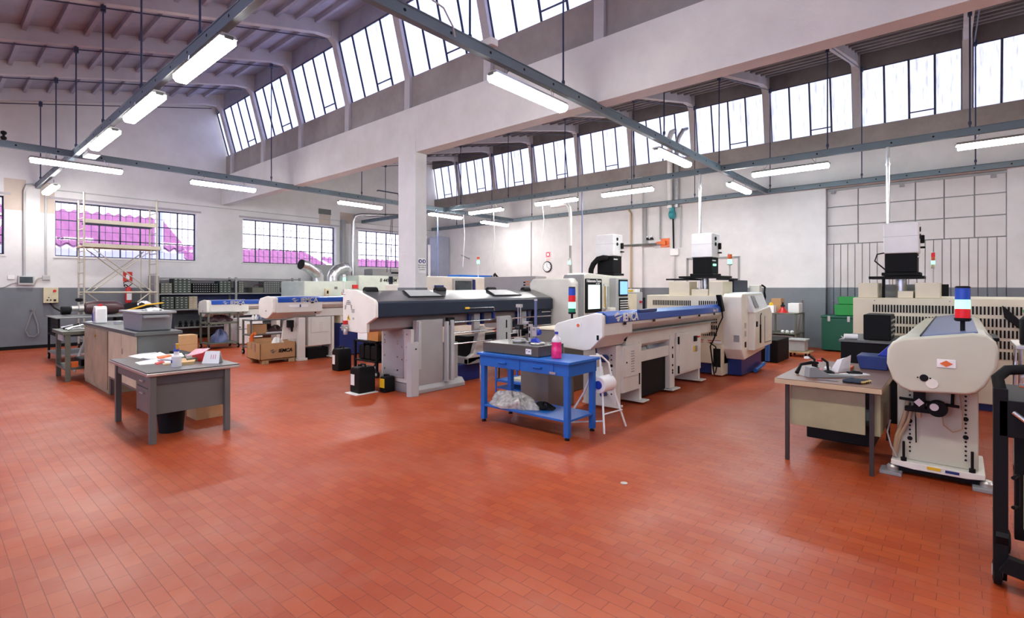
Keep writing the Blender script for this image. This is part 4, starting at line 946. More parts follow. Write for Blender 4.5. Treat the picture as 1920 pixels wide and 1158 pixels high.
tower(11.7, 11.6, 1.97, .045, [(lamp_green, .10), (white, .04), (lamp_orange, .08)], 'orange topped signal lamp on a white pole right of the pillar', pole=.42, base=white)

# ================================================================ pale green machine under the window
t = thing('turning_machine', 'pale green old machine with dark lettering, left of the pillar under the window', 'machine', (9.8, 16.6, 0))
B(8.05, 15.8, 0, 9.4, 17.4, 1.86).build('left_housing', palegreen, t, bev=.02)
B(9.4, 15.9, 0, 11.9, 17.4, 1.88).build('centre_housing', palegreen, t, bev=.02)
b_ = B(10.0, 15.75, 1.3, 12.1, 17.0, 2.08).build('head_box', palegreen, t, bev=.02)
words('B 445.02M', .17, (10.85, 15.742, 1.86), (1, 0, 0), (0, 0, 1), black, b_, 'machine_lettering', shear=.25, bold=.003)
B(11.25, 15.74, 1.3, 11.42, 15.76, 2.06).build('dark_band', navygrey, t)
B(8.75, 15.74, 1.38, 8.90, 15.8, 1.62).build('control_box', beige, t, bev=.01); B(8.80, 15.73, 1.45, 8.86, 15.745, 1.55).build('control_dark', black, t)
B(8.1, 15.78, 1.1, 8.2, 15.8, 1.25).build('dark_plate', black, t)
B(9.75, 15.70, 1.62, 9.95, 15.78, 1.75).build('red_valve', red, t, bev=.01); MB().tube([(9.6, 15.7, 1.6), (9.75, 15.68, 1.52), (9.9, 15.7, 1.45), (9.95, 15.7, 1.25)], .02, 8).build('green_hose', teal, t)
B(9.45, 15.86, 1.2, 9.75, 15.9, 1.5).build('grey_patch', MATS['light_grey_paint'], t)
words('00', .12, (9.1, 15.79, 1.6), (1, 0, 0), (0, 0, 1), black, t, 'number_lettering')
single('signal_tower_small', MB().lathe([(.04, 0), (.04, .1)], 9.25, 15.7, 12, cz=1.22), darkblue, 'small blue lamp base on the pale green machine', 'signal light')
bpy.data.objects['signal_tower_small'].name = 'lamp_base'
tower(9.32, 15.62, 1.28, .05, [(lamp_green, .06), (lamp_orange, .10)], 'orange and white signal lamp before the pale green machine', pole=.03)
def elbow(pts, r, label):
    t = thing('exhaust_duct', label, 'duct', tuple(pts[0])); MB().tube(pts, r, 20, cap=False).build('duct_tube', galv, t)
    # open dark mouth
    p, q = Vector(pts[-2]), Vector(pts[-1]); d = (q-p).normalized()
    MB().tube([q-d*.01, q+d*.004], r*.93, 20).build('duct_mouth', black, t)
    s = MB()
    for i in range(1, len(pts)-1):
        a = Vector(pts[i]); dd = (Vector(pts[i+1])-Vector(pts[i-1])).normalized(); s.tube([a-dd*.012, a+dd*.012], r*1.05, 20)
    s.build('duct_seams', galv, t)
elbow([(8.75, 16.2, 1.86), (8.75, 16.2, 2.02), (8.68, 16.18, 2.12), (8.50, 16.12, 2.24), (8.25, 16.05, 2.36), (8.05, 16.0, 2.40)], .17, 'silver elbow duct pointing left above the pale green machine')
elbow([(9.25, 16.2, 1.86), (9.25, 16.2, 2.02), (9.32, 16.22, 2.14), (9.50, 16.28, 2.28), (9.72, 16.34, 2.36), (9.90, 16.40, 2.36), (10.0, 16.42, 2.22)], .17, 'silver elbow duct bending right above the pale green machine')
single('grey_wall_cabinet', B(9.9, 18.3, 1.65, 11.15, 18.9, 2.52), midgrey, 'tall grey panel cabinet behind the silver ducts, left of the wall pipe', 'cabinet', bev=.01)
bpy.data.objects['grey_wall_cabinet'].name = 'panel_cabinet'
B2 = single('panel_cabinet', B(11.8, 17.6, 0, 13.1, 18.2, 2.40), midgrey, 'grey cabinet top behind the lettered pale green machine', 'cabinet', bev=.01)
single('panel_cabinet', B(9.9, 18.35, 0, 11.15, 18.85, 1.64), midgrey, 'grey lower cabinet against the wall behind the pale green machine', 'cabinet')
# ================================================================ blue inspection bench
t = thing('workbench', 'bright blue steel workbench carrying the granite plate, in the foreground', 'workbench', (4.85, 3.8, 0))
X0, X1, Ya, Yb, H = 4.53, 5.15, 3.13, 4.52, .85
B(X0, Ya, H-.03, X1, Yb, H).build('tabletop', blue, t, bev=.004)
lm = 0
for x, y in ((X0+.03, Ya+.04), (X0+.03, Yb-.10), (X1-.09, Ya+.04), (X1-.09, Yb-.10)):
    l_ = B(x+.003, y, .03, x+.063, y+.06, .688).build('leg', blue, t, bev=.003)
    MB().lathe([(.028, 0), (.028, .012), (.012, .03)], x+.03, y+.03, 12).build('foot', black, l_)
B(X0+.03, Ya+.03, .69, X0+.05, Yb-.03, .82).build('front_apron', blue, t)
MB().box(X0+.051, Ya+.031, .69, X1-.051, Ya+.05, .819).build('side_apron', blue, t); B(X0+.051, Yb-.05, .69, X1-.051, Yb-.031, .819).build('side_apron', blue, t); B(X1-.05, Ya+.03, .69, X1-.03, Yb-.03, .82).build('back_apron', blue, t)
for ya, yb in ((3.36, 3.83), (3.845, 4.40)):
    d = B(X0+.022, ya, .695, X0+.032, yb, .815).build('drawer', blue, t, bev=.002)
    yc = (ya+yb)/2-.02
    MB().prism([(X0+.022, .735), (X0-.006, .75), (X0-.006, .762), (X0+.022, .765)], 'y', yc-.06, yc+.06).build('cup_pull', blue, d, bev=.002)
B(X0+.018, 3.33, .70, X0+.024, 3.41, .725).build('name_tag', alu, t)
B(X0+.04, Ya+.05, .19, X1-.04, Yb-.05, .215).build('lower_shelf', blue, t, bev=.004)
t = thing('granite_plate', 'thick dark granite surface plate lying on the blue workbench', 'surface plate', (4.9, 4.2, H))
B(4.62, 3.62, H+.005, 5.12, 4.50, H+.125).build('plate', granite, t, bev=.006)
B(4.612, 3.72, H+.03, 4.621, 3.80, H+.09).build('calibration_label', paper, t)
B(4.608, 3.775, H+.065, 4.613, 3.785, H+.075).build('label_mark', black, t); B(4.608, 3.735, H+.055, 4.613, 3.757, H+.07).build('label_mark', midgrey, t)
ZG = H+.125
# digital height gauge with round base and twin columns
t = thing('height_gauge', 'digital height gauge with twin columns and black display, on the granite plate', 'height gauge', (4.86, 4.10, ZG))
MB().lathe([(.075, 0), (.085, .01), (.085, .03), (.07, .04)], 4.86, 4.10, 24, cz=ZG).box(4.82, 4.04, ZG+.03, 4.90, 4.16, ZG+.055).build('base', alu, t, bev=.003)
MB().tube([(4.86, 4.125, ZG+.05), (4.86, 4.125, ZG+.44)], .007, 10).build('column', chrome, t)
MB().tube([(4.86, 4.085, ZG+.05), (4.86, 4.085, ZG+.44)], .007, 10).build('column', chrome, t)
B(4.84, 4.065, ZG+.43, 4.88, 4.145, ZG+.47).build('top_block', alu, t, bev=.003)
B(4.825, 4.06, ZG+.16, 4.89, 4.15, ZG+.22).build('display', black, t, bev=.004)
B(4.822, 4.075, ZG+.175, 4.826, 4.135, ZG+.205).build('display_glass', plateglass, t)
MB().box(4.83, 4.14, ZG+.11, 4.88, 4.19, ZG+.15).tube([(4.85, 4.13, ZG+.12), (4.84, 4.24, ZG+.10)], .006, 8).build('scriber', alu, t)
# slotted angle stand
t = thing('comparator_stand', 'grey slotted stand with blue-sleeved column and blue dial, on the granite plate', 'measuring stand', (4.88, 3.96, ZG))
MB().box(4.87, 3.93, ZG, 4.91, 3.97, ZG+.26).box(4.87, 3.93, ZG, 4.91, 4.05, ZG+.02).box(4.87, 3.93, ZG+.23, 4.91, 4.05, ZG+.26).build('slotted_frame', alu, t, bev=.003)
for z in (.07, .15): B(4.862, 3.945, ZG+z, 4.872, 3.955, ZG+z+.05).build('slot', black, t)
B(4.84, 3.82, ZG+.09, 4.90, 3.89, ZG+.20).build('carriage', alu, t, bev=.004)
B(4.836, 3.84, ZG+.16, 4.841, 3.875, ZG+.185).build('carriage_display', midgrey, t)
MB().tube([(4.87, 3.855, ZG), (4.87, 3.855, ZG+.52)], .017, 14).build('blue_column', lidpale, t)
MB().lathe([(.02, 0), (.02, .012)], 4.87, 3.855, 14, cz=ZG+.52).build('column_cap', white, t)
MB().lathe([(.035, 0), (.04, .01), (.03, .03)], 0, 0, 20, 'y').xf(Matrix.Rotation(PI, 4, 'Z')).xf(Matrix.Translation((4.87, 3.815, ZG+.14))).build('blue_dial', bluecap, t)
MB().lathe([(.0, 0), (.085, 0), (.09, .01), (.085, .02), (.05, .028)], 4.84, 3.80, 26, cz=ZG).build('round_base', alu, t)
MB().prism([(3.80-.045, ZG+.025), (3.80+.075, ZG+.025), (3.80+.06, ZG+.065), (3.80+.0, ZG+.075)], 'x', 4.79, 4.86).build('blue_wedge', bluecap, t, bev=.006)
single('dark_cloth', B(5.0, 3.64, ZG, 5.06, 3.74, ZG+.004), black, 'small dark flat piece on the right edge of the granite plate', 'cloth')
bpy.data.objects['dark_cloth'].name = 'felt_pad'
# spray bottle of pink liquid
t = thing('plastic_bottle', 'clear bottle of bright pink liquid with blue cap, on the blue workbench', 'bottle', (4.74, 3.45, H))
bp = [(.0, 0), (.052, 0), (.058, .008), (.058, .12), (.050, .145), (.056, .165), (.056, .20)]
MB().lathe(bp[:-1]+[(.054, .185)], 4.74, 3.45, 28, cz=H).build('pink_liquid', pink, t)
MB().lathe([(.056, .186), (.056, .20), (.050, .22), (.030, .245), (.020, .255), (.018, .28), (.0, .28)], 4.74, 3.45, 28, cz=H).build('clear_shoulder', clear, t)
MB().lathe([(.020, .272), (.020, .298), (.015, .302)], 4.74, 3.45, 18, cz=H).build('blue_cap', bluecap, t)
# crumpled plastic on the lower shelf
def blob(cx, cy, z, rx, ry, h, seed, n=26):
    r = random.Random(seed); ph = [r.uniform(0, 6.28) for _ in range(8)]; vs = []; fs = []; N = n; Mm = 10
    for j in range(Mm+1):
        t_ = j/Mm
        for i in range(N):
            a = 2*PI*i/N; q = math.sin(t_*PI/2)
            k = 1+.16*math.sin(3*a+ph[0]+4*t_)+.10*math.sin(7*a+ph[1]-5*t_)+.05*math.sin(13*a+ph[2]+9*t_)
            zz = h*math.cos(t_*PI/2)*(1+.22*math.sin(5*a+ph[3]+6*t_)+.12*math.sin(11*a+ph[4])*t_)
            vs.append((cx+rx*q*k*math.cos(a), cy+ry*q*k*math.sin(a), z+max(0, zz)))
    for j in range(Mm):
        for i in range(N): fs.append((j*N+(i+1) % N, j*N+i, (j+1)*N+i, (j+1)*N+(i+1) % N))
    fs.append(tuple(Mm*N+i for i in range(N-1, -1, -1)))
    return MB().add(vs, fs)
single('plastic_sheeting', blob(4.72, 4.10, .217, .16, .34, .15, 3), plastic_wrap, 'crumpled grey plastic sheeting on the lower shelf of the blue workbench', 'plastic sheet')
single('dark_rag', blob(4.85, 3.72, .217, .09, .13, .07, 8), black, 'dark blue-black rag beside the plastic sheeting on the blue bench shelf', 'rag')
bpy.data.objects['dark_rag'].name = 'rag'
# blue tube frame and grey chest behind the bench
t = thing('tube_trolley', 'small blue tube frame trolley seen under the blue bench', 'trolley', (5.9, 5.1, 0))
MB().tube([(5.62, 5.2, .62), (5.62, 5.2, .08), (5.64, 5.14, .05), (5.64, 4.6, .05)], .015, 8).build('tube_frame', blue, t)
MB().tube([(6.1, 5.2, .62), (6.1, 5.2, .0)], .015, 8).build('tube_leg', blue, t)
B(5.62, 4.6, .26, 6.1, 5.2, .29).build('blue_shelf', blue, t); B(5.62, 4.6, .16, 6.1, 5.2, .18).build('blue_rail', blue, t)
single('tray', B(5.7, 4.64, .29, 6.05, 5.0, .32), beige, 'pale tray on the blue tube trolley under the bench', 'tray')
t = thing('storage_chest', 'taupe grey steel chest standing between the blue bench and the middle feeder', 'chest', (6.6, 4.8, 0))
B(5.45, 3.75+.35, .0, 6.05, 4.58, .62).build('chest_body', MATS['taupe'] if 'taupe' in MATS else mat('taupe', (.17, .155, .135), .5), t, bev=.008)
t = thing('conveyor_box', 'grey-brown swarf box with pale lid right behind the granite plate', 'box', (7.2, 4.9, 0))
B(6.55, 4.62, 0, 8.3, 5.2, .98).build('box_body', MATS['taupe'], t, bev=.01); B(6.53, 4.60, .98, 8.32, 5.22, 1.01).build('pale_lid', cream, t, bev=.006)

# ================================================================ paper reel stand
t = thing('paper_reel_stand', 'white tube stand holding a roll of paper beside the blue bench', 'reel stand', (5.35, 3.05, 0))
for x0_, x1_, nm in ((5.02, 5.14, 'a'), (5.62, 5.50, 'b')):
    pass
MB().tube([(5.06, 3.02, .0), (5.22, 3.14, .40), (5.30, 3.22, .78), (5.34, 3.26, .84), (5.42, 3.34, .84)], .012, 8).build('tube_leg', white, t)
MB().tube([(5.52, 3.00, .0), (5.42, 3.10, .42), (5.36, 3.14, .76), (5.30, 3.2, .84), (5.16, 3.28, .845)], .012, 8).build('tube_leg', white, t)
MB().tube([(5.14, 3.62, .0), (5.24, 3.40, .40), (5.30, 3.26, .80)], .012, 8).build('tube_leg', white, t)
MB().tube([(5.15, 3.58, .02), (5.14, 3.08, .12)], .010, 8).build('cross_bar', white, t)
MB().tube([(5.14, 3.07, .20), (5.48, 3.03, .20)], .010, 8).build('cross_bar', white, t)
MB().lathe([(.09, 0), (.095, .005), (.095, .25), (.09, .255)], 0, 0, 28, 'x').xf(Matrix.Translation((5.16, 3.16, .52))).build('paper_roll', paper, t)
MB().lathe([(.045, 0), (.05, .01)], 0, 0, 20, 'x').xf(Matrix.Translation((5.148, 3.16, .52))).build('roll_core', bluecap, t)
MB().prism([(3.24, .55), (3.25, .55), (3.27, .70), (3.26, .70)], 'x', 5.17, 5.42).build('hanging_paper', paper, t)

# ================================================================ right desk (beige panel, brown top)
t = thing('office_desk', 'old desk with brown laminate top, beige panel and thin dark legs, at the right', 'desk', (6.1, .9, 0))
DX0, DX1, DY0, DY1, DH = 5.36, 6.98, .50, 1.33, .79
B(DX0, DY0, DH-.006, DX1, DY1, DH).build('laminate_top', deskwood, t)
B(DX0-.004, DY0-.004, DH-.05, DX1+.004, DY1+.004, DH-.006).build('top_edge', woodedge, t, bev=.003)
for x, y in ((DX0+.12, DY0+.08), (DX0+.12, DY1-.08), (DX1-.12, DY0+.08), (DX1-.12, DY1-.08)):
    B(x-.017, y-.017, 0, x+.017, y+.017, DH-.05).build('leg', MATS['brown_black'] if 'brown_black' in MATS else mat('brown_black', (.035, .025, .022), .5), t, bev=.002)
B(DX0+.14, DY0+.13, .34, DX0+.16, DY1-.10, DH-.08).build('modesty_panel', mat('desk_panel', (.34, .32, .185), .5, var=.15), t, bev=.003)
B(DX0+.16, DY0+.02, .34, DX0+.9, DY0+.10, DH-.08).build('side_panel', MATS['desk_panel'], t, bev=.003)
def on_desk(px, py): return GZ(px, py, DH)
# small things on it
t = thing('stapler_holder', 'grey-brown sloping tool holder at the left of the brown desk', 'holder', (5.75, 1.12, DH))
MB().prism([(5.55, DH), (5.98, DH), (5.98, DH+.02), (5.75, DH+.03), (5.62, DH+.10), (5.56, DH+.10)], 'y', 1.04, 1.13).xf(Matrix.Translation((5.6, 1.05, 0)) @ Matrix.Rotation(math.radians(-50), 4, 'Z') @ Matrix.Translation((-5.6, -1.05, 0))).build('sloping_body', midgrey, t, bev=.006)
def mag_stand(x, y, label, col):
    t = thing('dial_stand', label, 'dial stand', (x, y, DH))
    MB().lathe([(.055, 0), (.06, .01), (.05, .03), (.02, .045)], x, y, 18, cz=DH).build('base', black, t)
    MB().tube([(x, y, DH+.03), (x+.01, y+.01, DH+.12), (x+.03, y+.06, DH+.15)], .012, 8).build('arm', black, t)
    MB().lathe([(.03, 0), (.03, .02)], x+.03, y+.08, 14, cz=DH+.12).build('dial', col, t)
mag_stand(5.90, .98, 'black magnetic dial stand in the middle of the brown desk', red)
mag_stand(6.05, 1.12, 'black dial stand with pale dial towards the back of the brown desk', white)
r_ = random.Random(5)
for i, (x, y, lab, m) in enumerate([(5.80, 1.10, 'red plastic clip on the tool pile of the brown desk', red), (5.98, 1.07, 'red folded wrapper on the tool pile of the brown desk', red),
        (6.10, 1.02, 'pale folded leaflet on the tool pile of the brown desk', paper), (6.25, 1.16, 'black slim case at the back of the brown desk', black)]):
    single('desk_tool', MB().prism([(x-.07, y-.03), (x+.07, y-.015), (x+.06, y+.035), (x-.06, y+.02)], 'z', DH, DH+.025+.01*i), m, lab, 'tool', bev=.004)
single('grip_clamp', MB().tube([(5.72, 1.22, DH+.015), (5.80, 1.20, DH+.09), (5.86, 1.12, DH+.11), (5.95, 1.08, DH+.10)], [.02, .014, .018, .012], 8), black, 'black clamp leaning on the tool pile of the brown desk', 'tool')
single('paper_bag', MB().add([(6.1, .93, DH), (6.28, .85, DH), (6.34, .93, DH), (6.16, 1.01, DH), (6.16, .90, DH+.13), (6.27, .84, DH+.17), (6.31, .88, DH+.14), (6.2, .95, DH+.12)],
    [(3, 2, 1, 0), (4, 5, 6, 7), (0, 1, 5, 4), (1, 2, 6, 5), (2, 3, 7, 6), (3, 0, 4, 7)]), clear, 'crumpled clear bag standing open on the brown desk', 'bag')
single('leaflet_bundle', MB().prism([(5.92, .80), (6.10, .66), (6.18, .76), (5.98, .90)], 'z', DH, DH+.012), paper, 'printed leaflets in the middle of the brown desk', 'leaflets')
single('cable_bundle', MB().tube([(5.98, .82, DH+.024), (6.06, .80, DH+.03), (6.10, .74, DH+.024), (6.04, .72, DH+.024), (5.98, .76, DH+.03), (6.02, .84, DH+.024)], .009, 8), black, 'dark looped cable on the leaflets of the brown desk', 'cable')
single('cardboard_pad', B(6.35, .85, DH, 6.55, 1.0, DH+.03), orange, 'orange-brown card box behind the bag on the brown desk', 'box')
single('pen', MB().tube([(5.50, 1.00, DH+.006), (5.52, .84, DH+.006)], .006, 8), midgrey, 'thin grey pen lying near the front edge of the brown desk', 'pen')
for i in range(5):
    x = 5.50+.032*i; lev = DH+.0
    g = thing('tool_cylinder', 'one of five dark cylinders with brass ends lying on the brown desk', 'cylinder', (x, .72, lev), 'dark cylinders with brass ends')
    MB().tube([(x, .80-.01*i, DH+.016), (x+.0, .66-.01*i, DH+.016)], .015, 12).build('dark_sleeve', navygrey, g)
    MB().tube([(x, .66-.01*i, DH+.016), (x, .64-.01*i, DH+.016)], .011, 10).build('brass_tip', mat('brass', (.7, .5, .2), .3, metal=1) if 'brass' not in MATS else MATS['brass'], g)
t = thing('blue_bin', 'dark blue plastic bin with scoop handle on the far end of the brown desk', 'bin', (6.7, .75, DH))
MB().prism([(.56, DH), (.80, DH), (.83, DH+.14), (.54, DH+.14)], 'x', 6.55, 6.9).build('bin_body', darkblue, t, bev=.01)
MB().prism([(.56, DH+.14), (.66, DH+.14), (.50, DH+.32), (.44, DH+.30)], 'x', 6.66, 6.74).build('handle', bluecap, t, bev=.006)
B(6.655, .45, DH+.27, 6.66, .50, DH+.31).build('white_label', paper, t)
single('dark_crate', B(6.05, .62, .10, 6.9, 1.2, .30), black, 'dark crate under the brown desk', 'crate', bev=.01)
bpy.data.objects['dark_crate'].name = 'crate'
t = thing('tool_cabinet', 'big black cabinet behind the brown desk', 'cabinet', (8.2, 1.1, 0))
B(7.75, .55, 0, 8.85, 1.15, .96).build('cabinet_body', blackmat, t, bev=.01)
B(7.73, .53, .96, 8.87, 1.17, .99).build('cabinet_top', greymet, t, bev=.004)
t = thing('equipment_case', 'black boxy case with ribbed side, on the black cabinet', 'case', (8.15, .80, .99))
B(7.85, .64, .995, 8.35, .92, 1.31).build('case_body', blackmat, t, bev=.01)
for i in range(4): B(7.90, .632, 1.05+i*.06, 8.30, .642, 1.07+i*.06).build('rib', midgrey, t)
single('paper_roll', MB().tube([(7.80, 1.12, 1.025), (7.84, .98, 1.025)], .034, 16), paper, 'small white roll lying on the black cabinet', 'paper roll')

# ================================================================ right edge trolley and rack
t = thing('hand_trolley', 'black steel trolley with curved foam handle, cut by the right edge', 'trolley', (4.2, -.4, 0))
B(3.86, -.20, .10, 3.92, -.14, 1.10).build('upright', black, t, bev=.004); B(4.48, -.32, .08, 4.54, -.26, .95).build('upright', black, t, bev=.004)
B(3.80, -.62, .06, 3.86, -.56, 1.0).build('upright', black, t, bev=.004)
B(3.86, -.62, .84, 4.52, -.16, 1.04).build('upper_tray', black, t, bev=.006)
MB().tube([(3.90, -.17, 1.08), (3.93, -.16, 1.15), (3.98, -.20, 1.19), (4.02, -.30, 1.20), (4.02, -.50, 1.18)], .028, 14).build('foam_handle', rubber, t)
MB().tube([(3.84, -.24, 1.13), (3.80, -.52, 1.12)], .012, 8).tube([(3.86, -.22, .98), (3.76, -.44, .80), (3.74, -.5, .78)], .012, 8).tube([(3.92, -.30, .78), (3.82, -.42, .66), (3.80, -.55, .64)], .01, 8).build('chrome_rods', chrome, t)
MB().prism([(3.84, .30), (3.88, .34), (4.02, .02), (3.96, .02)], 'y', -.20, -.15).build('wheel_fork', black, t)
MB().prism([(-.16, .12), (-.62, .04), (-.62, .12), (-.20, .20)], 'x', 3.82, 3.88).build('lower_bar', black, t)
def wheel(x, y, r, par, ax='y', m=rubber):
    w_ = MB().lathe([(r*.7, -.02), (r, -.015), (r, .015), (r*.7, .02)], 0, 0, 20, ax).xf(Matrix.Translation((x, y, r))).build('wheel', m, par)
    MB().lathe([(r*.45, -.022), (r*.45, .022)], 0, 0, 14, ax).xf(Matrix.Translation((x, y, r))).build('hub', lightgrey, w_)
wheel(3.95, -.16, .07, t); wheel(4.45, -.22, .07, t)
MB().tube([(3.88, -.22, .62), (3.94, -.24, .62)], .01, 8).tube([(3.93, -.24, .62), (3.93, -.24, .46), (3.88, -.22, .46)], .01, 8).build('latch', black, t)
B(4.0, -.5, .15, 4.5, -.30, .5).build('beige_can', beige, t, bev=.01)
t = thing('steel_rack', 'slim steel rack post and shelf at the right edge, carrying a black can', 'rack', (5.9, -.62, 0))
B(5.60, -.80, 1.17, 6.2, -.33, 1.20).build('shelf', alu, t, bev=.005); B(5.60, -.80, .95, 6.2, -.36, .965).build('shelf', alu, t, bev=.003)
for x, y in ((5.62, -.36), (6.16, -.36), (5.62, -.78), (6.16, -.78)): MB().tube([(x, y, 0), (x, y, 1.17)], .014, 10).build('post', chrome, t)
t = thing('black_can', 'black can with yellow label and green top at the right edge', 'can', (5.8, -.60, 1.2))
MB().lathe([(.07, 0), (.075, .01), (.075, .20), (.05, .23), (.05, .25)], 5.74, -.435, 20, cz=1.2).build('can_body', black, t)
MB().lathe([(.055, .0), (.055, .025)], 5.74, -.435, 20, cz=1.45).build('green_top', greenbin, t)
B(5.655, -.455, 1.28, 5.67, -.395, 1.36).build('yellow_label', yellow, t)

# ================================================================ left desk (grey steel)
t = thing('office_desk', 'grey steel desk cluttered with papers and a spray bottle, at the left', 'desk', (2.0, 7.15, 0))
GX0, GX1, GY0, GY1, GH = 1.55, 2.46, 6.38, 7.98, .76
B(GX0, GY0, GH-.015, GX1, GY1, GH).build('tabletop', MATS['desk_lino'] if 'desk_lino' in MATS else mat('desk_lino', (.12, .12, .12), .3), t)
B(GX0-.006, GY0-.006, GH-.045, GX1+.006, GY1+.006, GH-.012).build('metal_edge', alu, t, bev=.008)
for x, y in ((GX0+.06, GY0+.05), (GX1-.12, GY0+.05), (GX0+.06, GY1-.12), (GX1-.10, GY1-.12)):
    B(x-.03, y-.03, 0, x+.03, y+.03, GH-.045).build('leg', MATS['grey_metal_paint'], t, bev=.004)
B(GX0+.09, GY0+.06, .30, GX1-.15, GY0+.075, GH-.14).build('end_panel', MATS['grey_metal_paint'], t, bev=.003)
B(GX0+.09, GY0+.04, GH-.14, GX1-.15, GY0+.05, GH-.05).build('top_rail', MATS['dark_lino'] if 'dark_lino' in MATS else mat('dark_lino', (.06, .06, .07), .5), t)
B(GX0+.05, GY0+.09, .30, GX0+.60, GY0+.55, GH-.05).build('drawer_unit', MATS['grey_metal_paint'], t, bev=.004)
for z0, z1 in ((.58, .70), (.31, .57)):
    d = B(GX0+.035, GY0+.10, z0, GX0+.05, GY0+.54, z1).build('drawer', MATS['grey_metal_paint'], t, bev=.003)
    B(GX0+.01, GY0+.22, z1-.06, GX0+.035, GY0+.34, z1-.045).build('drawer_handle', alu, d, bev=.003)
B(GX0+.05, GY0+.55, GH-.16, GX1-.05, GY1-.10, GH-.05).build('knee_drawer', MATS['grey_metal_paint'], t)
t = thing('waste_bin', 'black waste bin under the grey desk', 'bin', (1.9, 6.85, 0))
MB().lathe([(.12, 0), (.145, .27), (.155, .27), (.155, .29)], 1.90, 6.86, 24).build('bin_body', black, t)
single('cardboard_box', B(2.25, 7.15, 0, 2.62, 7.5, .27), cardboard, 'brown cardboard box on the floor under the grey desk', 'box', bev=.004)
def sheet(pts, z, label, m=paper, h=.004, name='paper_sheet', cat='paper'):
    return single(name, MB().prism([GZ(px, py, z) for px, py in pts], 'z', z, z+h), m, label, cat)
sheet([(240, 668), (276, 660), (283, 656), (300, 664), (262, 672)], GH, 'white sheet at the back left corner of the grey desk')
sheet([(268, 672), (300, 661), (312, 666), (300, 672), (282, 674)], GH+.004, 'white leaflet stack behind the tools on the grey desk', h=.012)
sheet([(253, 680), (296, 672), (330, 671), (320, 680), (262, 684)], GH+.0, 'white sheet lying at the front left of the grey desk', h=.006)
sheet([(300, 668), (340, 664), (346, 670), (322, 675), (300, 674)], GH+.016, 'white crumpled print in the middle of the grey desk', h=.02)
sheet([(294, 670), (318, 666), (322, 668), (298, 673)], GH+.037, 'orange pencil case on the papers of the grey desk', orange, .015, 'pencil_case', 'case')
sheet([(330, 678), (350, 675), (367, 677), (364, 682), (340, 684)], GH, 'pale towel roll at the front of the grey desk', cardpale, .03, 'towel_roll', 'towel')
sheet([(304, 683), (322, 681), (323, 683), (306, 685)], GH, 'brown stick by the spray bottle on the grey desk', wood, .012, 'stick', 'stick')
sheet([(290, 682), (306, 678), (309, 680), (294, 684)], GH, 'red marker on the grey desk', red, .014, 'marker', 'marker')
sheet([(346, 671), (372, 668), (378, 676), (350, 680)], GH, 'dark green low box on the grey desk beside the red box', olive, .05, 'low_box', 'box')
sheet([(318, 662), (340, 660), (360, 664), (346, 668)], GH, 'dark tin at the far edge of the grey desk', black, .03, 'tin', 'tin')
t = thing('spray_bottle', 'white spray bottle with blue and yellow trigger, on the grey desk', 'spray bottle', (1.75, 6.55, GH))
bx, by = GZ(331, 687, GH)
t.location = (bx, by, GH); t['_o'] = (bx, by, GH)
MB().lathe([(.0, 0), (.046, 0), (.05, .008), (.05, .115), (.042, .125), (.028, .135), (.026, .175)], bx, by, 24, cz=GH).build('bottle_body', white, t)
MB().lathe([(.028, .172), (.024, .21), (.016, .245)], bx, by, 16, cz=GH).build('blue_collar', bluecap, t)
MB().prism([(by-.03, GH+.20), (by-.045, GH+.26), (by-.01, GH+.262), (by+.02, GH+.25), (by, GH+.23), (by-.015, GH+.19)], 'x', bx-.012, bx+.012).build('yellow_trigger', yellow, t, bev=.003)
MB().lathe([(.016, .23), (.016, .26)], bx, by+.005, 12, cz=GH).build('nozzle_head', bluecap, t)
B(bx-.055, by-.02, GH+.045, bx-.050, by+.012, GH+.08).build('blue_label', bluecap, t)
cx, cy = GZ(398, 680, GH)
t = thing('desk_calendar', 'white tent desk calendar with a red month sheet, on the grey desk', 'calendar', (cx, cy, GH), rz=0)
u = Vector((CS, -SN, 0)); v = Vector((SN, CS, 0))
def pt(a, b, z): q = Vector((cx, cy, GH))+u*a+v*b; return (q.x, q.y, GH+z)
MB().add([pt(-.10, -.04, 0), pt(.10, -.04, 0), pt(.09, .0, .14), pt(-.08, .0, .14), pt(-.10, -.036, 0), pt(.10, -.036, 0), pt(.09, .004, .14), pt(-.08, .004, .14)],
    [(0, 1, 2, 3), (7, 6, 5, 4), (0, 4, 5, 1), (1, 5, 6, 2), (2, 6, 7, 3), (3, 7, 4, 0)]).build('front_leaf', paper, t)
MB().add([pt(-.10, .05, 0), pt(.10, .05, 0), pt(.09, .004, .14), pt(-.08, .004, .14), pt(-.10, .054, 0), pt(.10, .054, 0), pt(.09, .008, .14), pt(-.08, .008, .14)],
    [(0, 1, 2, 3), (7, 6, 5, 4), (0, 4, 5, 1), (1, 5, 6, 2), (2, 6, 7, 3), (3, 7, 4, 0)]).build('back_leaf', paper, t)
for i, a in enumerate((-.005, .02, .045)): MB().add([pt(a, -.026, .05), pt(a+.006, -.026, .05), pt(a+.006, -.012, .10), pt(a, -.012, .10)], [(0, 1, 2, 3)]).build('print_column', red, t)
cx, cy = GZ(374, 676, GH)
t = thing('red_gift_box', 'open red and pink printed box beside the desk calendar', 'box', (cx, cy, GH))
MB().add([pt(-.06, -.05, 0), pt(.07, -.05, 0), pt(.07, .06, 0), pt(-.06, .06, 0), pt(-.06, -.05, .07), pt(.07, -.05, .10), pt(.07, .06, .10), pt(-.06, .06, .07)],
    [(3, 2, 1, 0), (4, 5, 6, 7), (0, 1, 5, 4), (1, 2, 6, 5), (2, 3, 7, 6), (3, 0, 4, 7)]).build('box_body', red, t, bev=.003)
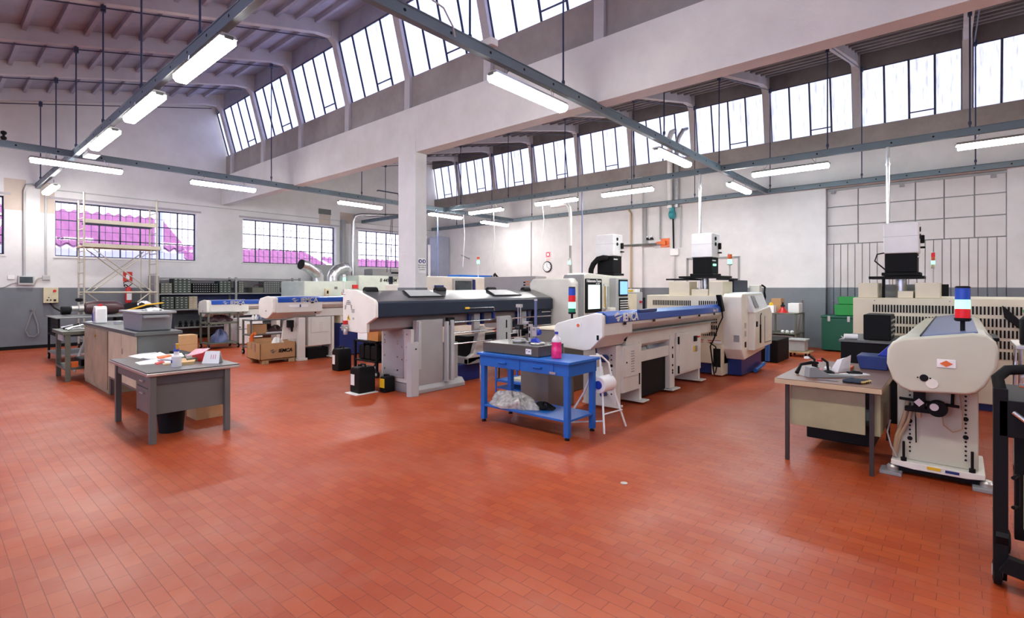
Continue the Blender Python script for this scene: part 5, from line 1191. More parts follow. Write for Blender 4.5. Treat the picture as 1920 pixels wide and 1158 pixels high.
MB().add([pt(-.13, -.05, .06), pt(.07, -.06, .10), pt(.09, .07, .14), pt(-.09, .07, .13), pt(-.13, -.05, .066), pt(.07, -.06, .106), pt(.09, .07, .146), pt(-.09, .07, .136)],
    [(3, 2, 1, 0), (4, 5, 6, 7), (0, 1, 5, 4), (1, 2, 6, 5), (2, 3, 7, 6), (3, 0, 4, 7)]).build('printed_lid', pinkpaper, t)

# ================================================================ left cabinets with grey worktop
t = thing('low_cabinet', 'beige two-door cabinet on legs under the grey worktop, behind the grey desk', 'cabinet', (2.15, 9.1, 0))
CW = .50
B(1.92, 8.34, .25, 2.40, 9.92, 1.0).build('cabinet_body', MATS['grey_metal_paint'], t, bev=.004)
for ya, yb in ((8.36, 9.12), (9.135, 9.90)): B(1.905, ya, .29, 1.92, yb, .985).build('door', beige, t, bev=.004)
B(1.895, 9.04, .70, 1.905, 9.09, .78).build('door_lock', alu, t, bev=.003)
for x, y in ((1.94, 8.37), (2.36, 8.37), (1.94, 9.87), (2.36, 9.87)): B(x-.02, y-.02, 0, x+.02, y+.02, .25).build('leg', MATS['grey_metal_paint'], t)
t = thing('tall_base_cabinet', 'worn brownish steel cabinet reaching the floor, beside the two-door cabinet', 'cabinet', (2.15, 10.85, 0))
B(1.92, 9.96, .0, 2.40, 11.70, 1.0).build('cabinet_body', MATS['worn_tan'] if 'worn_tan' in MATS else mat('worn_tan', (.40, .34, .22), .5, var=.22), t, bev=.004)
for ya, yb in ((10.0, 10.82), (10.84, 11.66)): B(1.905, ya, .06, 1.92, yb, .97).build('door', MATS['worn_tan'], t, bev=.004)
MB().lathe([(.02, 0), (.02, .02)], 0, 0, 12, 'x').xf(Matrix.Translation((1.885, 10.75, .86))).build('knob', MATS['brass'], t)
t = thing('worktop', 'long grey worktop over the beige and tan cabinets at the left', 'worktop', (2.15, 10, 1.0))
B(1.88, 8.30, 1.002, 2.44, 11.74, 1.045).build('top_slab', MATS['grey_metal_paint'], t, bev=.004)
ZT = 1.045
t = thing('storage_box', 'big grey plastic box with lid on the grey worktop', 'box', (2.15, 8.93, ZT))
MB().prism([(8.50, ZT), (9.36, ZT), (9.42, ZT+.24), (8.44, ZT+.24)], 'x', 1.98, 2.36).build('box_body', lightgrey if False else MATS['mid_grey_paint'], t, bev=.02, seg=3)
MB().box(1.94, 8.41, ZT+.24, 2.40, 9.45, ZT+.275).build('lid', MATS['mid_grey_paint'], t, bev=.01)
B(2.0, 8.36, ZT+.19, 2.3, 8.45, ZT+.22).build('handle', MATS['mid_grey_paint'], t, bev=.006)
sheet([(289, 610), (316, 608), (317, 611), (292, 614)], ZT, 'white papers lying before the grey plastic box on the worktop', h=.015)
single('crumpled_paper', blob(2.2, 8.75, ZT+.275, .12, .14, .04, 12), lightgrey, 'crumpled grey film on the lid of the grey plastic box', 'film')
jx, jy = 2.02, 11.1
t = thing('canister', 'white plastic canister with red cap on the end of the worktop', 'canister', (jx, jy, ZT))
MB().prism([(jy-.12, ZT), (jy+.12, ZT), (jy+.12, ZT+.20), (jy+.06, ZT+.29), (jy-.08, ZT+.29), (jy-.12, ZT+.24)], 'x', jx-.08, jx+.08).build('canister_body', white, t, bev=.02, seg=3)
MB().lathe([(.035, 0), (.035, .035)], jx, jy-.03, 16, cz=ZT+.29).build('red_cap', red, t)
B(jx-.088, jy-.02+.08, ZT+.03, jx-.079, jy+.11, ZT+.17).build('blue_label', bluecap, t); B(jx-.086, jy-.10, ZT+.04, jx-.079, jy+.0, ZT+.2).build('print_label', lightgrey, t)
single('flat_lid', MB().lathe([(.09, 0), (.10, .015), (.0, .02)], 2.0, 11.52, 20, cz=ZT), white, 'white flat lid beside the canister on the worktop', 'lid')  # flat plastic lid lying on the worktop
single('plastic_tub', MB().lathe([(.06, 0), (.07, .05)], 2.15, 10.5, 18, cz=ZT), lightgrey, 'pale shallow dish on the worktop between canister and grey box', 'dish')

# green workbench with vice and tools
t = thing('workbench', 'olive green workbench with tools, left of the tan cabinet', 'workbench', (2.0, 12.3, 0))
for x, y in ((1.70, 11.80), (1.70, 12.72), (2.42, 11.80), (2.42, 12.72)): B(x-.035, y-.035, 0, x+.035, y+.035, .82).build('leg', olive, t, bev=.004)
B(1.62, 11.76, .82, 2.5, 12.8, .88).build('bench_top', olive, t, bev=.004)
B(1.66, 11.80, .20, 2.46, 12.75, .24).build('lower_shelf', olive, t)
B(1.66, 12.0, .70, 1.68, 12.5, .81).build('drawer', lightgrey, t)
for i, (y, m, l_) in enumerate([(11.92, chrome, 'shiny wrench standing up on the olive workbench'), (12.15, alu, 'short metal tool at the centre of the olive workbench'), (12.35, black, 'black tool on the olive workbench'), (12.62, galv, 'curved metal lever at the left end of the olive workbench')]):
    single('hand_tool', MB().tube([(1.72, y, .90), (1.80+.1*i*.3, y+.05, .94), (1.95, y+.10, .905 if i % 2 else .97)], [.02, .014, .018], 8), m, l_, 'tool')
single('metal_plate', B(1.75, 12.1, .882, 2.3, 12.3, .90), galv, 'flat metal plate lying on the olive workbench', 'plate')
single('dark_box', B(1.9, 11.9, .242, 2.4, 12.5, .36), black, 'black box on the lower shelf of the olive workbench', 'box')
bpy.data.objects['dark_box'].name = 'parts_box'
single('orange_block', B(1.75, 11.82, .242, 1.85, 11.90, .34), orange, 'small orange block on the lower shelf of the olive workbench', 'block')
bpy.data.objects['orange_block'].name = 'wedge_block'
t = thing('air_compressor', 'silver air tank with strut, behind the olive workbench', 'compressor', (2.6, 14, 0))
MB().lathe([(.10, 0), (.15, .03), (.16, .08), (.16, .62), (.15, .67), (.10, .70)], 0, 0, 26, 'y').xf(Matrix.Translation((2.35, 12.95, .50))).build('tank', galv, t)
for y in (13.05, 13.5): B(2.25, y-.02, 0, 2.45, y+.02, .36).build('tank_foot', midgrey, t)
MB().tube([(2.15, 13.0, .64), (2.05, 12.95, .40), (1.95, 12.88, .02)], .022, 8).build('strut', alu, t)
MB().lathe([(.05, 0), (.05, .08)], 2.35, 13.3, 14, cz=.66).build('valve', black, t)
# big trolley with sheet top
t = thing('mesh_trolley', 'black mesh-sided trolley by the window wall, with a grey sheet top', 'trolley', (2.4, 15.3, 0))
for x, y in ((1.97, 16.0), (1.97, 14.7), (2.95, 16.0), (2.95, 14.7)):
    B(x-.02, y-.02, .16, x+.02, y+.02, .98).build('post', black, t); wheel(x, y, .08, t, 'x')
B(1.95, 14.68, .16, 2.97, 16.02, .20).build('lower_deck', midgrey, t); B(1.95, 14.68, .58, 2.97, 16.02, .61).build('middle_deck', black, t)
m_ = MB()
for i in range(22):
    y = 14.7+1.3*i/21; m_.box(1.962, y-.003, .61, 1.968, y+.003, .96)
for i in range(6): m_.box(1.960, 14.7, .62+.06*i, 1.966, 16.0, .624+.06*i)
m_.build('wire_mesh', black, t)
single('grey_sheet', MB().box(1.90, 14.4, .985, 3.4, 16.1, 1.0), greymet, 'large flat grey sheet lying on the mesh trolley', 'sheet')
bpy.data.objects['grey_sheet'].name = 'sheet_panel'
t = thing('electric_motor', 'maroon rounded motor unit with shaft, lying on the sheet by the scaffold', 'motor', (3.0, 15.9, 1.0))
MB().lathe([(.05, 0), (.14, .03), (.17, .2), (.16, .6), (.10, .74), (.04, .78)], 0, 0, 20, 'x').xf(Matrix.Translation((2.55, 15.7, 1.165))).build('motor_body', maroon, t)
MB().lathe([(.06, 0), (.06, .12), (.09, .13), (.09, .22)], 0, 0, 16, 'x').xf(Matrix.Translation((2.33, 15.7, 1.16))).build('shaft', alu, t)
MB().lathe([(.09, 0), (.1, .02), (.1, .16), (.06, .18)], 0, 0, 16, 'x').xf(Matrix.Translation((2.14, 15.7, 1.12))).build('pulley', black, t)
single('power_cable', MB().tube([(2.36, 18.95, 1.22), (2.40, 18.6, 1.10), (2.42, 17.6, 1.02), (2.3, 16.6, 1.0), (2.25, 15.85, 1.05)], .02, 8), black, 'thick black cable from the wall control box to the motor', 'cable')
# second motor behind box
t = thing('tool_pile', 'pile of dark hoses with a yellow hose, behind the white canister', 'hoses', (3.5, 16.3, 1.0))
MB().prism([(3.1, 0), (4.6, 0), (4.5, .95), (3.2, .95)], 'y', 16.1, 16.9).build('dark_bench', navygrey, t)
blob(3.8, 16.5, .95, .55, .30, .26, 5).build('dark_hoses', rubber, t)
MB().tube([(3.3, 16.15, 1.02), (3.6, 16.1, 1.10), (3.9, 16.12, 1.20), (4.3, 16.2, 1.24)], .02, 8).build('yellow_hose', yellow, t)
blob(3.95, 16.5, 1.18, .18, .14, .10, 9).build('white_cloth', white, t)

# boxes behind the grey desk
single('cardboard_box', B(4.02, 14.45, .0, 4.58, 14.85, .23), cardpale, 'lower of two tan cardboard boxes right of the grey worktop', 'box', bev=.006)
single('cardboard_box', B(4.02, 14.45, .235, 4.58, 14.85, .47), cardpale, 'upper of two tan cardboard boxes right of the grey worktop', 'box', bev=.006)

# crate with lettering on pallet
t = thing('wooden_pallet', 'small wooden pallet under the printed cardboard crate', 'pallet', (5.2, 11.6, 0))
for x, y in ((4.82, 11.30), (5.40, 11.30), (4.82, 11.8), (5.40, 11.8)): B(x, y, 0, x+.14, y+.10, .07).build('block', wood, t, bev=.003)
for y in (11.30, 11.8): B(4.80, y, .07, 5.55, y+.12, .09).build('slat', wood, t)
t = thing('cardboard_crate', 'long open cardboard crate with printed lettering, under the left feeder', 'box', (5.2, 11.6, .09))
cb = MB(); a0, a1, b0, b1, z0, z1 = 4.77, 5.55, 11.28, 11.95, .092, .44
cb.box(a0, b0, z0, a1, b0+.012, z1).box(a0, b1-.012, z0, a1, b1, z1).box(a0, b0, z0, a0+.012, b1, z1).box(a1-.012, b0, z0, a1, b1, z1).box(a0, b0, z0, a1, b1, z0+.012)
cb.build('crate_walls', cardboard, t)
words('IEMCA', .105, (5.16, 11.276, .23), (1, 0, 0), (0, 0, 1), black, t, 'printed_lettering', bold=.004, shear=.2)
logo_mark(4.98, 11.276, .215, .10, (1, 0, 0), (0, 0, 1), greymet, t)
B(4.762, 11.5, .26, 4.769, 11.56, .44).build('tape_strip', alu, t); B(4.762, 11.72, .30, 4.769, 11.76, .44).build('tape_strip', alu, t)
single('crumpled_paper', blob(5.28, 11.6, .11, .17, .15, .36, 15), paper, 'crumpled white paper sticking out of the cardboard crate', 'paper')
single('orange_hose_end', MB().tube([(5.02, 12.35, .3), (5.02, 12.3, .55), (5.04, 12.2, .60)], .04, 10), orange, 'orange tube end behind the cardboard crate', 'tube')
bpy.data.objects['orange_hose_end'].name = 'tube_end'

# shelving trolley behind the crate
def cart(name, label, x0, x1, y0, y1, levels, m, wheels=True, cat='trolley'):
    t = thing(name, label, cat, ((x0+x1)/2, (y0+y1)/2, 0)); zb = .12 if wheels else 0
    for x in (x0+.02, x1-.02):
        for y in (y0+.02, y1-.02):
            B(x-.02, y-.02, zb, x+.02, y+.02, levels[-1]).build('post', m, t)
            if wheels: wheel(x, y, .065, t, 'x')
    for z in levels[:-1] if levels[-1] > 1.5 else levels: B(x0, y0, z-.03, x1, y1, z).build('shelf', m, t, bev=.003)
    return t
cart('shelf_trolley', 'grey shelf trolley with small boxes, behind the printed crate', 5.27, 6.36, 13.0, 13.5, [.20, .50, .86], MATS['grey_metal_paint'])
single('cardboard_box', B(5.35, 13.05, .505, 5.68, 13.4, .74), cardboard, 'open brown box on the middle shelf of the trolley behind the printed crate', 'box')
single('white_tray', B(5.65, 13.02, .505, 6.1, 13.3, .53), white, 'white tray on the middle shelf of the trolley behind the printed crate', 'tray')
bpy.data.objects['white_tray'].name = 'tray'
single('metal_parts', blob(6.0, 13.3, .505, .2, .12, .16, 21), maroon, 'dark maroon parts heap on the middle shelf of the grey trolley', 'parts')
for i in range(6): single('small_bottle', MB().lathe([(.025, 0), (.03, .01), (.03, .09), (.012, .12)], 5.38+.075*i, 13.12, 12, cz=.86), white if i < 2 else lidpale, 'small bottle in a row on top of the trolley behind the printed crate', 'bottle', 'small bottles on the grey shelf trolley')
single('cardboard_box', B(5.4, 13.05, .205, 5.8, 13.4, .40), cardpale, 'tan box on the bottom shelf of the trolley behind the printed crate', 'box')
# trolley under far feeder
cart('parts_trolley', 'olive steel parts trolley with big casters, below the farthest feeder', 5.0, 5.78, 15.0, 15.62, [.16, .70, .72, .98], olive)
m_ = MB()
for i in range(20): m_.box(5.0+.78*i/19-.003, 15.61, .72, 5.0+.78*i/19+.003, 15.615, .96)
single('wire_basket', m_, black, 'black wire basket side on the olive parts trolley', 'basket')
single('metal_parts', blob(5.38, 15.3, .72, .3, .2, .16, 31), maroon, 'dark purple parts heap on the olive parts trolley', 'parts')
single('plastic_bag', blob(5.4, 15.3, .165, .22, .18, .30, 41), lidpale, 'bluish bag on the bottom deck of the olive parts trolley', 'bag')
t = thing('base_cabinet', 'white two-part base cabinet between the two left feeders', 'cabinet', (6.35, 15.9, 0))
B(6.0, 15.72, .02, 6.72, 16.1, .76).build('cabinet_body', white, t, bev=.006); B(5.99, 15.71, .44, 6.73, 15.722, .45).build('drawer_gap', black, t)
B(6.05, 15.70, .50, 6.10, 15.712, .52).build('drawer_pull', black, t)

# ================================================================ small trolley and jugs by the middle feeder
def jug(x, y, w, d, h, label, m=black, labelm=paper, cap=None, rz=0, z=0):
    t = thing('canister', label, 'canister', (x, y, z))
    MB().prism([(y-w/2, z), (y+w/2, z), (y+w/2, z+h*.82), (y+w*.32, z+h*.95), (y-w*.40, z+h*.95), (y-w/2, z+h*.84)], 'x', x-d/2, x+d/2).build('canister_body', m, t, bev=.022, seg=3)
    MB().tube([(x, y-w*.3, z+h*.93), (x, y-w*.26, z+h*1.03), (x, y+w*.14, z+h*1.03), (x, y+w*.2, z+h*.93)], .015, 8).build('handle', m, t)
    MB().lathe([(.028, 0), (.028, .03)], x, y+w*.34, 14, cz=z+h*.93).build('screw_cap', cap or m, t)
    if labelm: B(x-d/2-.006, y-w*.02, z+h*.28, x-d/2+.002, y+w*.36, z+h*.68).build('label', labelm, t)
    return t
single('paper_pad', B(4.36, 6.94, 0, 4.76, 7.26, .012), paper, 'white sheet on the floor under the front black canister', 'paper')
jug(4.58, 7.10, .26, .30, .42, 'front black canister with white label, on a white sheet', z=.013)
jug(4.82, 7.36, .18, .22, .30, 'black canister with a red cap, behind the front canister', labelm=None, cap=red)
t = jug(4.87, 6.86, .15, .20, .26, 'low black canister with a yellow side, next to the feeder foot', labelm=None)
t['label'] = 'low black canister with a yellow side label, beside the middle feeder column'; t.location = t.location
B(4.755, 6.79, .08, 4.769, 6.90, .22).build('yellow_label', yellow, t)
jug(5.55, 9.35, .24, .30, .46, 'black canister with long white label, farther back left of the small cart')
cart('parts_cart', 'small black wheeled cart beside the middle feeder, carrying two boxes', 5.45, 5.95, 8.0, 8.75, [.30, .66], MATS['black_plastic'])
for i in range(3): jug(5.62, 8.18+.2*i, .17, .25, .28, 'black canister in a row on the lower shelf of the small cart', labelm=None, z=.305)['group'] = 'canisters on the small cart'
t = thing('printed_box', 'white carton with black arrow print, on the small cart', 'box', (5.65, 8.55, .66))
B(5.5, 8.38, .665, 5.8, 8.70, .94).build('carton', paper, t, bev=.004)
MB().prism([(8.60, .92), (8.48, .92), (8.54, .85)], 'x', 5.492, 5.501).build('arrow_print', black, t)
single('cardboard_box', B(5.5, 8.03, .665, 5.85, 8.36, .92), mat('orange_card', (.50, .20, .05), .7), 'orange-brown box on the small cart behind the cream end plate', 'box', bev=.004)

# ================================================================ back right corner
cart('tool_shelf', 'dark shelf unit with a red funnel on top, against the yard wall', 14.6, 15.5, 3.12, 3.85, [.20, .48, .99], olive, wheels=False, cat='shelf')
single('funnel', MB().lathe([(.14, 0), (.13, .02), (.045, .13), (.045, .16)], 14.95, 3.52, 20, cz=.99), red, 'red funnel standing upside down on the dark shelf unit', 'funnel')
single('bottle_nozzle', MB().lathe([(.06, 0), (.05, .03), (.02, .06), (.02, .11)], 14.95, 3.52, 14, cz=1.152), black, 'black nozzle on top of the red funnel', 'nozzle')
single('carton', B(15.05, 3.16, .992, 15.45, 3.42, 1.24), paper, 'white carton on the dark shelf unit, right of the red funnel', 'box', bev=.006)
single('carton', B(14.7, 3.68, .992, 14.95, 3.84, 1.18), paper, 'small printed carton on the dark shelf unit, left of the red funnel', 'box')
single('carton', B(15.1, 3.6, .992, 15.45, 3.84, 1.36), cardboard, 'brown carton at the left back of the dark shelf unit', 'box')
single('cloth', blob(14.85, 3.78, 1.182, .08, .05, .07, 51), yellow, 'yellow-green cloth on the small printed carton of the shelf unit', 'cloth')
for i in range(3): single('paper_cup', MB().lathe([(.04, 0), (.05, .04), (.02, .07)], 14.72, 3.25+.11*i, 14, cz=.48), white, 'small white roll in a row on the middle of the dark shelf unit', 'roll', 'white rolls on the dark shelf unit')
single('crate', B(14.65, 3.2, .205, 15.4, 3.75, .42), MATS['mid_grey_paint'], 'grey-blue crate on the low shelf of the dark shelf unit', 'crate', bev=.02)
single('hose', MB().tube([(11.45, 3.22, .95), (11.6, 3.14, 1.0), (11.74, 3.08, .9), (11.78, 3.06, .6), (11.74, 3.06, .1)], .045, 10), blue, 'blue hose arching between the middle lathe and the dark shelf unit', 'hose')
single('floor_box', B(12.3, 3.0, 0, 13.3, 3.6, .50), black, 'black box on the floor beside the dark shelf unit', 'box', bev=.02)
t = thing('dolly', 'low wooden dolly under the grey lidded crate, near the yard wall', 'dolly', (13.9, 2.95, 0))
B(13.66, 2.66, .10, 14.2, 3.14, .13).build('deck', wood, t)
for x in (13.74, 14.12):
    for y in (2.74, 3.06): wheel(x, y, .05, t, 'y')
t = thing('lidded_crate', 'grey lidded plastic crate on the wooden dolly, near the yard wall', 'crate', (13.9, 2.92, .132))
B(13.72, 2.76, .133, 14.1, 3.10, .38).build('crate_body', lightgrey, t, bev=.02); B(13.69, 2.73, .38, 14.13, 3.13, .42).build('lid', lightgrey, t, bev=.01)
t = thing('broom', 'broom standing bristles down against the grey yard wall', 'broom', (16.0, 3.55, 0))
MB().tube([(15.98, 3.42, .12), (16.14, 3.30, 1.30)], .014, 8).build('handle', MATS['brown_laminate'], t)
MB().prism([(3.20, 0), (3.62, 0), (3.50, .14), (3.34, .14)], 'x', 15.93, 16.03).build('bristles', black, t)
t = thing('tool_chest', 'dark green steel chest with two clasps, in the recess of the sliding door', 'chest', (15.9, 2.3, 0))
B(15.45, 1.7, .03, 16.1, 2.72, .86).build('chest_body', greenchest, t, bev=.02); B(15.44, 1.68, .86, 16.12, 2.74, .93).build('chest_lid', greenchest, t, bev=.02)
for y in (2.55, 2.12): B(15.43, y-.03, .78, 15.455, y+.03, .92).build('clasp', alu, t, bev=.004)
MB().tube([(15.42, 2.28, .42), (15.40, 2.18, .34)], .012, 8).build('latch_handle', alu, t)
def bin_(x0, x1, y0, y1, z, h, label, m):
    return single('storage_bin', MB().prism([(y0+.03, z), (y1-.03, z), (y1, z+h), (y0, z+h)], 'x', x0, x1), m, label, 'bin', bev=.02)
bin_(15.5, 16.05, 1.75, 2.45, .935, .28, 'lower bright green plastic bin on the dark green chest', greenbin)
bin_(15.55, 16.0, 1.95, 2.38, 1.22, .20, 'upper bright green plastic bin on the dark green chest', greenbin)

# ================================================================ shelving along the window wall
t = thing('steel_shelving', 'long grey steel shelving full of small parts drawers under the windows', 'shelving', (6.9, 18.6, 0))
SX0, SX1, SY0, SY1 = 4.72, 9.15, 18.30, 18.85
for x in (SX0, 6.95, SX1):
    for y in (SY0, SY1): B(x-.03, y-.03, 0, x+.03, y+.03, 2.0).build('upright', lightgrey if False else MATS['mid_grey_paint'], t)
for z in (.42, .98, 1.47, 1.96): B(SX0, SY0-.02, z-.035, SX1, SY1, z).build('shelf', MATS['mid_grey_paint'], t)
B(4.62, 18.25, 0, 4.69, 18.9, 2.02).build('end_panel', MATS['mid_grey_paint'], t)
def drawer_cab(x, z, w, rows, cols, label, m=None, h=None, name='drawer_cabinet'):
    h = h or rows*.075+.02; t = thing(name, label, 'drawer cabinet', (x, 18.5, z), 'parts drawer cabinets on the steel shelving')
    B(x-w/2, 18.32, z+.002, x+w/2, 18.75, z+h).build('cabinet_body', m or olive, t)
    g = MB(); d = MB()
    for r in range(rows):
        for c in range(cols):
            cx_ = x-w/2+w*(c+.5)/cols; cz_ = z+.02+(h-.02)*(r+.5)/rows
            g.box(cx_-w/cols*.42, 18.312, cz_-h/rows*.40, cx_+w/cols*.42, 18.322, cz_+h/rows*.40)
            d.box(cx_-w/cols*.22, 18.305, cz_-.008, cx_+w/cols*.22, 18.314, cz_+.012)
    g.build('drawer_fronts', m or olive, t); d.build('drawer_labels', lightgrey, t)
dg = mat('drawer_green', (.035, .055, .04), .5)
for (x, z, w, r, c, l_, m_) in [
    (4.95, 1.47, .30, 4, 3, 'leftmost parts cabinet on the upper shelf, by the end panel', olive),
    (5.38, 1.47, .48, 6, 4, 'tallest dark parts cabinet on the upper shelf', dg),
    (5.92, 1.47, .52, 4, 8, 'low wide parts cabinet with tiny drawers on the upper shelf', black),
    (6.30, 1.47, .20, 4, 3, 'narrow parts cabinet right of the wide low one', black),
    (6.62, 1.47, .36, 5, 3, 'green-tinted parts cabinet left of the middle upright', dg),
    (7.12, 1.47, .16, 5, 2, 'narrow parts cabinet right of the middle upright', olive),
    (8.15, 1.47, .55, 5, 7, 'parts cabinet with rows of round drawers on the right half of the shelf', greymet),
    (4.98, .98, .34, 5, 3, 'green parts cabinet at the left end of the second shelf', dg),
    (5.36, .98, .36, 5, 3, 'second green parts cabinet of the second shelf', dg),
    (5.68, .98, .24, 5, 2, 'green-brown parts cabinet of the second shelf beside the loose boxes', MATS['worn_tan'])]:
    drawer_cab(x, z, w, r, c, l_, m_)
single('tool_case', B(7.5, 18.35, 1.472, 7.95, 18.7, 1.66), olive, 'olive tool case on the upper shelf', 'case', bev=.01)
single('red_tool', MB().tube([(7.55, 18.4, 1.68), (7.6, 18.4, 1.74), (7.85, 18.4, 1.74), (7.9, 18.4, 1.70)], .025, 8), maroon, 'maroon tool lying on the olive tool case', 'tool')
bpy.data.objects['red_tool'].name = 'shelf_tool'
single('small_box', B(5.95, 18.35, .982, 6.2, 18.6, 1.06), yellow, 'pale yellow box on the second shelf', 'box'); single('small_box', B(6.45, 18.35, .982, 6.75, 18.6, 1.10), cardboard, 'brown box on the second shelf', 'box')
for i in range(10): single('tool_holder', MB().lathe([(.04, 0), (.045, .02), (.03, .05), (.04, .08), (.02, .14)], 8.55+.055*0+.0+.0+i*.058, 18.42, 10, cz=1.472), black, 'black tool holder standing in the row at the right end of the upper shelf', 'tool holder', 'tool holders on the upper shelf')
for i in range(12): single('tool_holder', MB().lathe([(.055, 0), (.06, .03), (.035, .07), (.05, .12), (.02, .19)], 5.35+i*.16, 18.42, 10, cz=.42), black, 'black tool holder standing in the row on the low shelf behind the grey box', 'tool holder', 'tool holders on the low shelf')
# dark back of the lower shelf
B(SX0, SY1-.01, .98, SX1, SY1, 1.44).build('back_sheet', darkblue, t)
single('wall_cabinet', B(9.35, 18.5, 1.30, 9.85, 18.9, 1.75), midgrey, 'small grey wall cabinet right of the steel shelving', 'cabinet')

# ================================================================ scaffold tower
t = thing('scaffold_tower', 'tall mobile scaffold tower with two plank decks in front of the left window', 'scaffold', (3.6, 17.7, 0))
for x in (2.82, 4.44):
    fr = MB().tube([(x, 17.3, 0), (x, 17.3, 4.15)], .022, 8).tube([(x, 18.0, 0), (x, 18.0, 4.0)], .022, 8)
    z = .3
    while z < 4.0: fr.tube([(x, 17.3, z), (x, 18.0, z)], .014, 6); z += .29
    fr.build('ladder_frame', scafm, t)
for z in (1.52,): MB().tube([(2.82, 17.28, z), (4.44, 17.28, z)], .028, 8).tube([(2.82, 18.0, z), (4.44, 18.0, z)], .02, 8).build('guard_rail', scafm, t)
B(2.88, 17.34, 3.36, 4.40, 17.95, 3.40).build('plank_deck', black, t); B(2.84, 17.28, 3.36, 4.42, 17.31, 3.46).build('toe_board', scafm, t)
B(2.78, 17.25, 2.72, 4.52, 18.0, 2.76).build('plank_deck', wood, t); MB().box(2.78, 17.22, 2.72, 4.52, 17.25, 2.82).build('toe_board', scafm, t)
for a, b_, y in ((1.55, 2.70, 17.26), (1.55, 2.70, 18.03)):
    MB().tube([(2.98, y, a), (4.30, y, b_)], .015, 8).tube([(2.98, y, b_), (4.30, y, a)], .015, 8).build('diagonal_brace', scafm, t)
MB().tube([(3.0, 17.26, .35), (4.25, 17.26, 1.50)], .015, 8).tube([(3.0, 18.03, 1.5), (4.25, 18.03, .35)], .015, 8).build('diagonal_brace', scafm, t)
for x in (2.82, 4.44):
    for y in (17.3, 18.0): wheel(x, y, .07, t, 'x')
for x in (2.95, 4.25): MB().tube([(x, 18.1, .1), (x, 18.1, 2.7)], .012, 6).build('rear_pole', scafm, t)
MB().lathe([(.03, 0), (.08, .03), (.08, .08), (.03, .1)], 2.72, 17.3, 10, cz=1.28).build('clamp_knob', black, t)
single('manhole_stud', MB().lathe([(.03, 0), (.03, .006), (.02, .009)], *GZ(1170, 906), 14), alu, 'small metal stud set in the red floor', 'stud')
bpy.data.objects['manhole_stud'].name = 'floor_stud'
# ================================================================ things on the window wall
YY = YW
t = thing('wall_conduit', 'grey conduit bending over at the top, left of the scaffold window', 'conduit', (1.9, YY-.04, 1.95))
MB().tube([(1.84, YY-.04, 1.97), (1.84, YY-.04, 4.25), (1.88, YY-.05, 4.40), (2.0, YY-.06, 4.44), (2.14, YY-.07, 4.40), (2.2, YY-.07, 4.34)], .028, 10).build('pipe', lightgrey, t)
single('wall_conduit', MB().tube([(2.27, YY-.04, 1.99), (2.27, YY-.04, 4.36)], .026, 10), lightgrey, 'straight grey conduit dropping from the left rail to the small junction box', 'conduit')
single('wall_conduit', MB().tube([(2.4, YY-.03, 4.36), (7.0, YY-.03, 4.36), (16.0, YY-.03, 4.36)], .014, 8), lightgrey, 'thin horizontal conduit running above all three windows', 'conduit')
t = thing('breaker_box', 'grey breaker box with tinted door on the window wall', 'electrical box', (1.86, YY-.1, 1.70))
B(1.71, YY-.12, 1.72, 2.03, YY-.002, 1.97).build('box_body', lightgrey, t, bev=.01); B(1.74, YY-.13, 1.78, 2.0, YY-.118, 1.94).build('tinted_door', plateglass, t, bev=.004)
single('light_switch', B(1.52, YY-.03, 1.87, 1.65, YY-.001, 1.98), white, 'white double light switch left of the breaker box', 'switch', bev=.006)
single('wall_cable', MB().tube([(1.2, YY-.02, 1.62), (1.45, YY-.02, 1.66), (1.6, YY-.02, 1.76), (1.70, YY-.03, 1.79)], .012, 8), lightgrey, 'grey cable running to the breaker box from the left edge', 'cable')
single('junction_box', B(2.20, YY-.07, 1.86, 2.36, YY-.001, 1.98), lightgrey, 'small grey junction box above the red-button control box', 'box', bev=.006)
single('wall_cable', MB().tube([(2.04, YY-.04, 1.70), (2.07, YY-.04, 1.84), (2.12, YY-.04, 1.90), (2.19, YY-.04, 1.92)], .014, 8), lightgrey, 'short grey cable joining the breaker box and the junction box', 'cable')
t = thing('control_box', 'beige control box with red stop button on the window wall', 'control box', (2.36, YY-.1, 1.22))
B(2.21, YY-.14, 1.23, 2.52, YY-.002, 1.65).build('box_body', beige, t, bev=.008)
MB().tube([(2.44, YY-.16, 1.56), (2.44, YY-.14, 1.56)], .035, 14).build('stop_button', red, t)
for x in (2.29, 2.36): MB().tube([(x, YY-.155, 1.31), (x, YY-.14, 1.31)], .018, 10).build('button', black, t)
B(2.42, YY-.155, 1.28, 2.47, YY-.14, 1.33).build('black_switch', black, t)
MB().tube([(2.32, YY-.155, 1.38), (2.32, YY-.14, 1.38)], .014, 10).build('button', black, t)
t = thing('wall_hose', 'thin looped hose hanging from a wall hook by the mesh trolley', 'hose', (2.0, YY-.06, .5))
MB().tube([(2.0, YY-.06, 1.02), (1.93, YY-.05, .75), (1.86, YY-.05, .50), (1.92, YY-.05, .34), (2.05, YY-.05, .32), (2.12, YY-.05, .42), (2.10, YY-.05, .65), (2.02, YY-.06, .98), (2.05, YY-.08, 1.10)], .013, 8).build('hose', midgrey, t)
MB().tube([(1.95, YY-.01, 1.05), (2.0, YY-.08, 1.05)], .02, 8).build('hook', alu, t)
t = thing('fire_sign', 'red fire extinguisher sign on the window wall behind the scaffold', 'sign', (4.12, YY-.01, 1.83))
B(4.01, YY-.012, 1.83, 4.24, YY-.001, 2.13).build('sign_plate', red, t)
MB().prism([(4.08, 1.90), (4.17, 1.90), (4.17, 2.01), (4.15, 2.05), (4.10, 2.05), (4.08, 2.01)], 'y', YY-.016, YY-.012).build('extinguisher_symbol', paper, t)
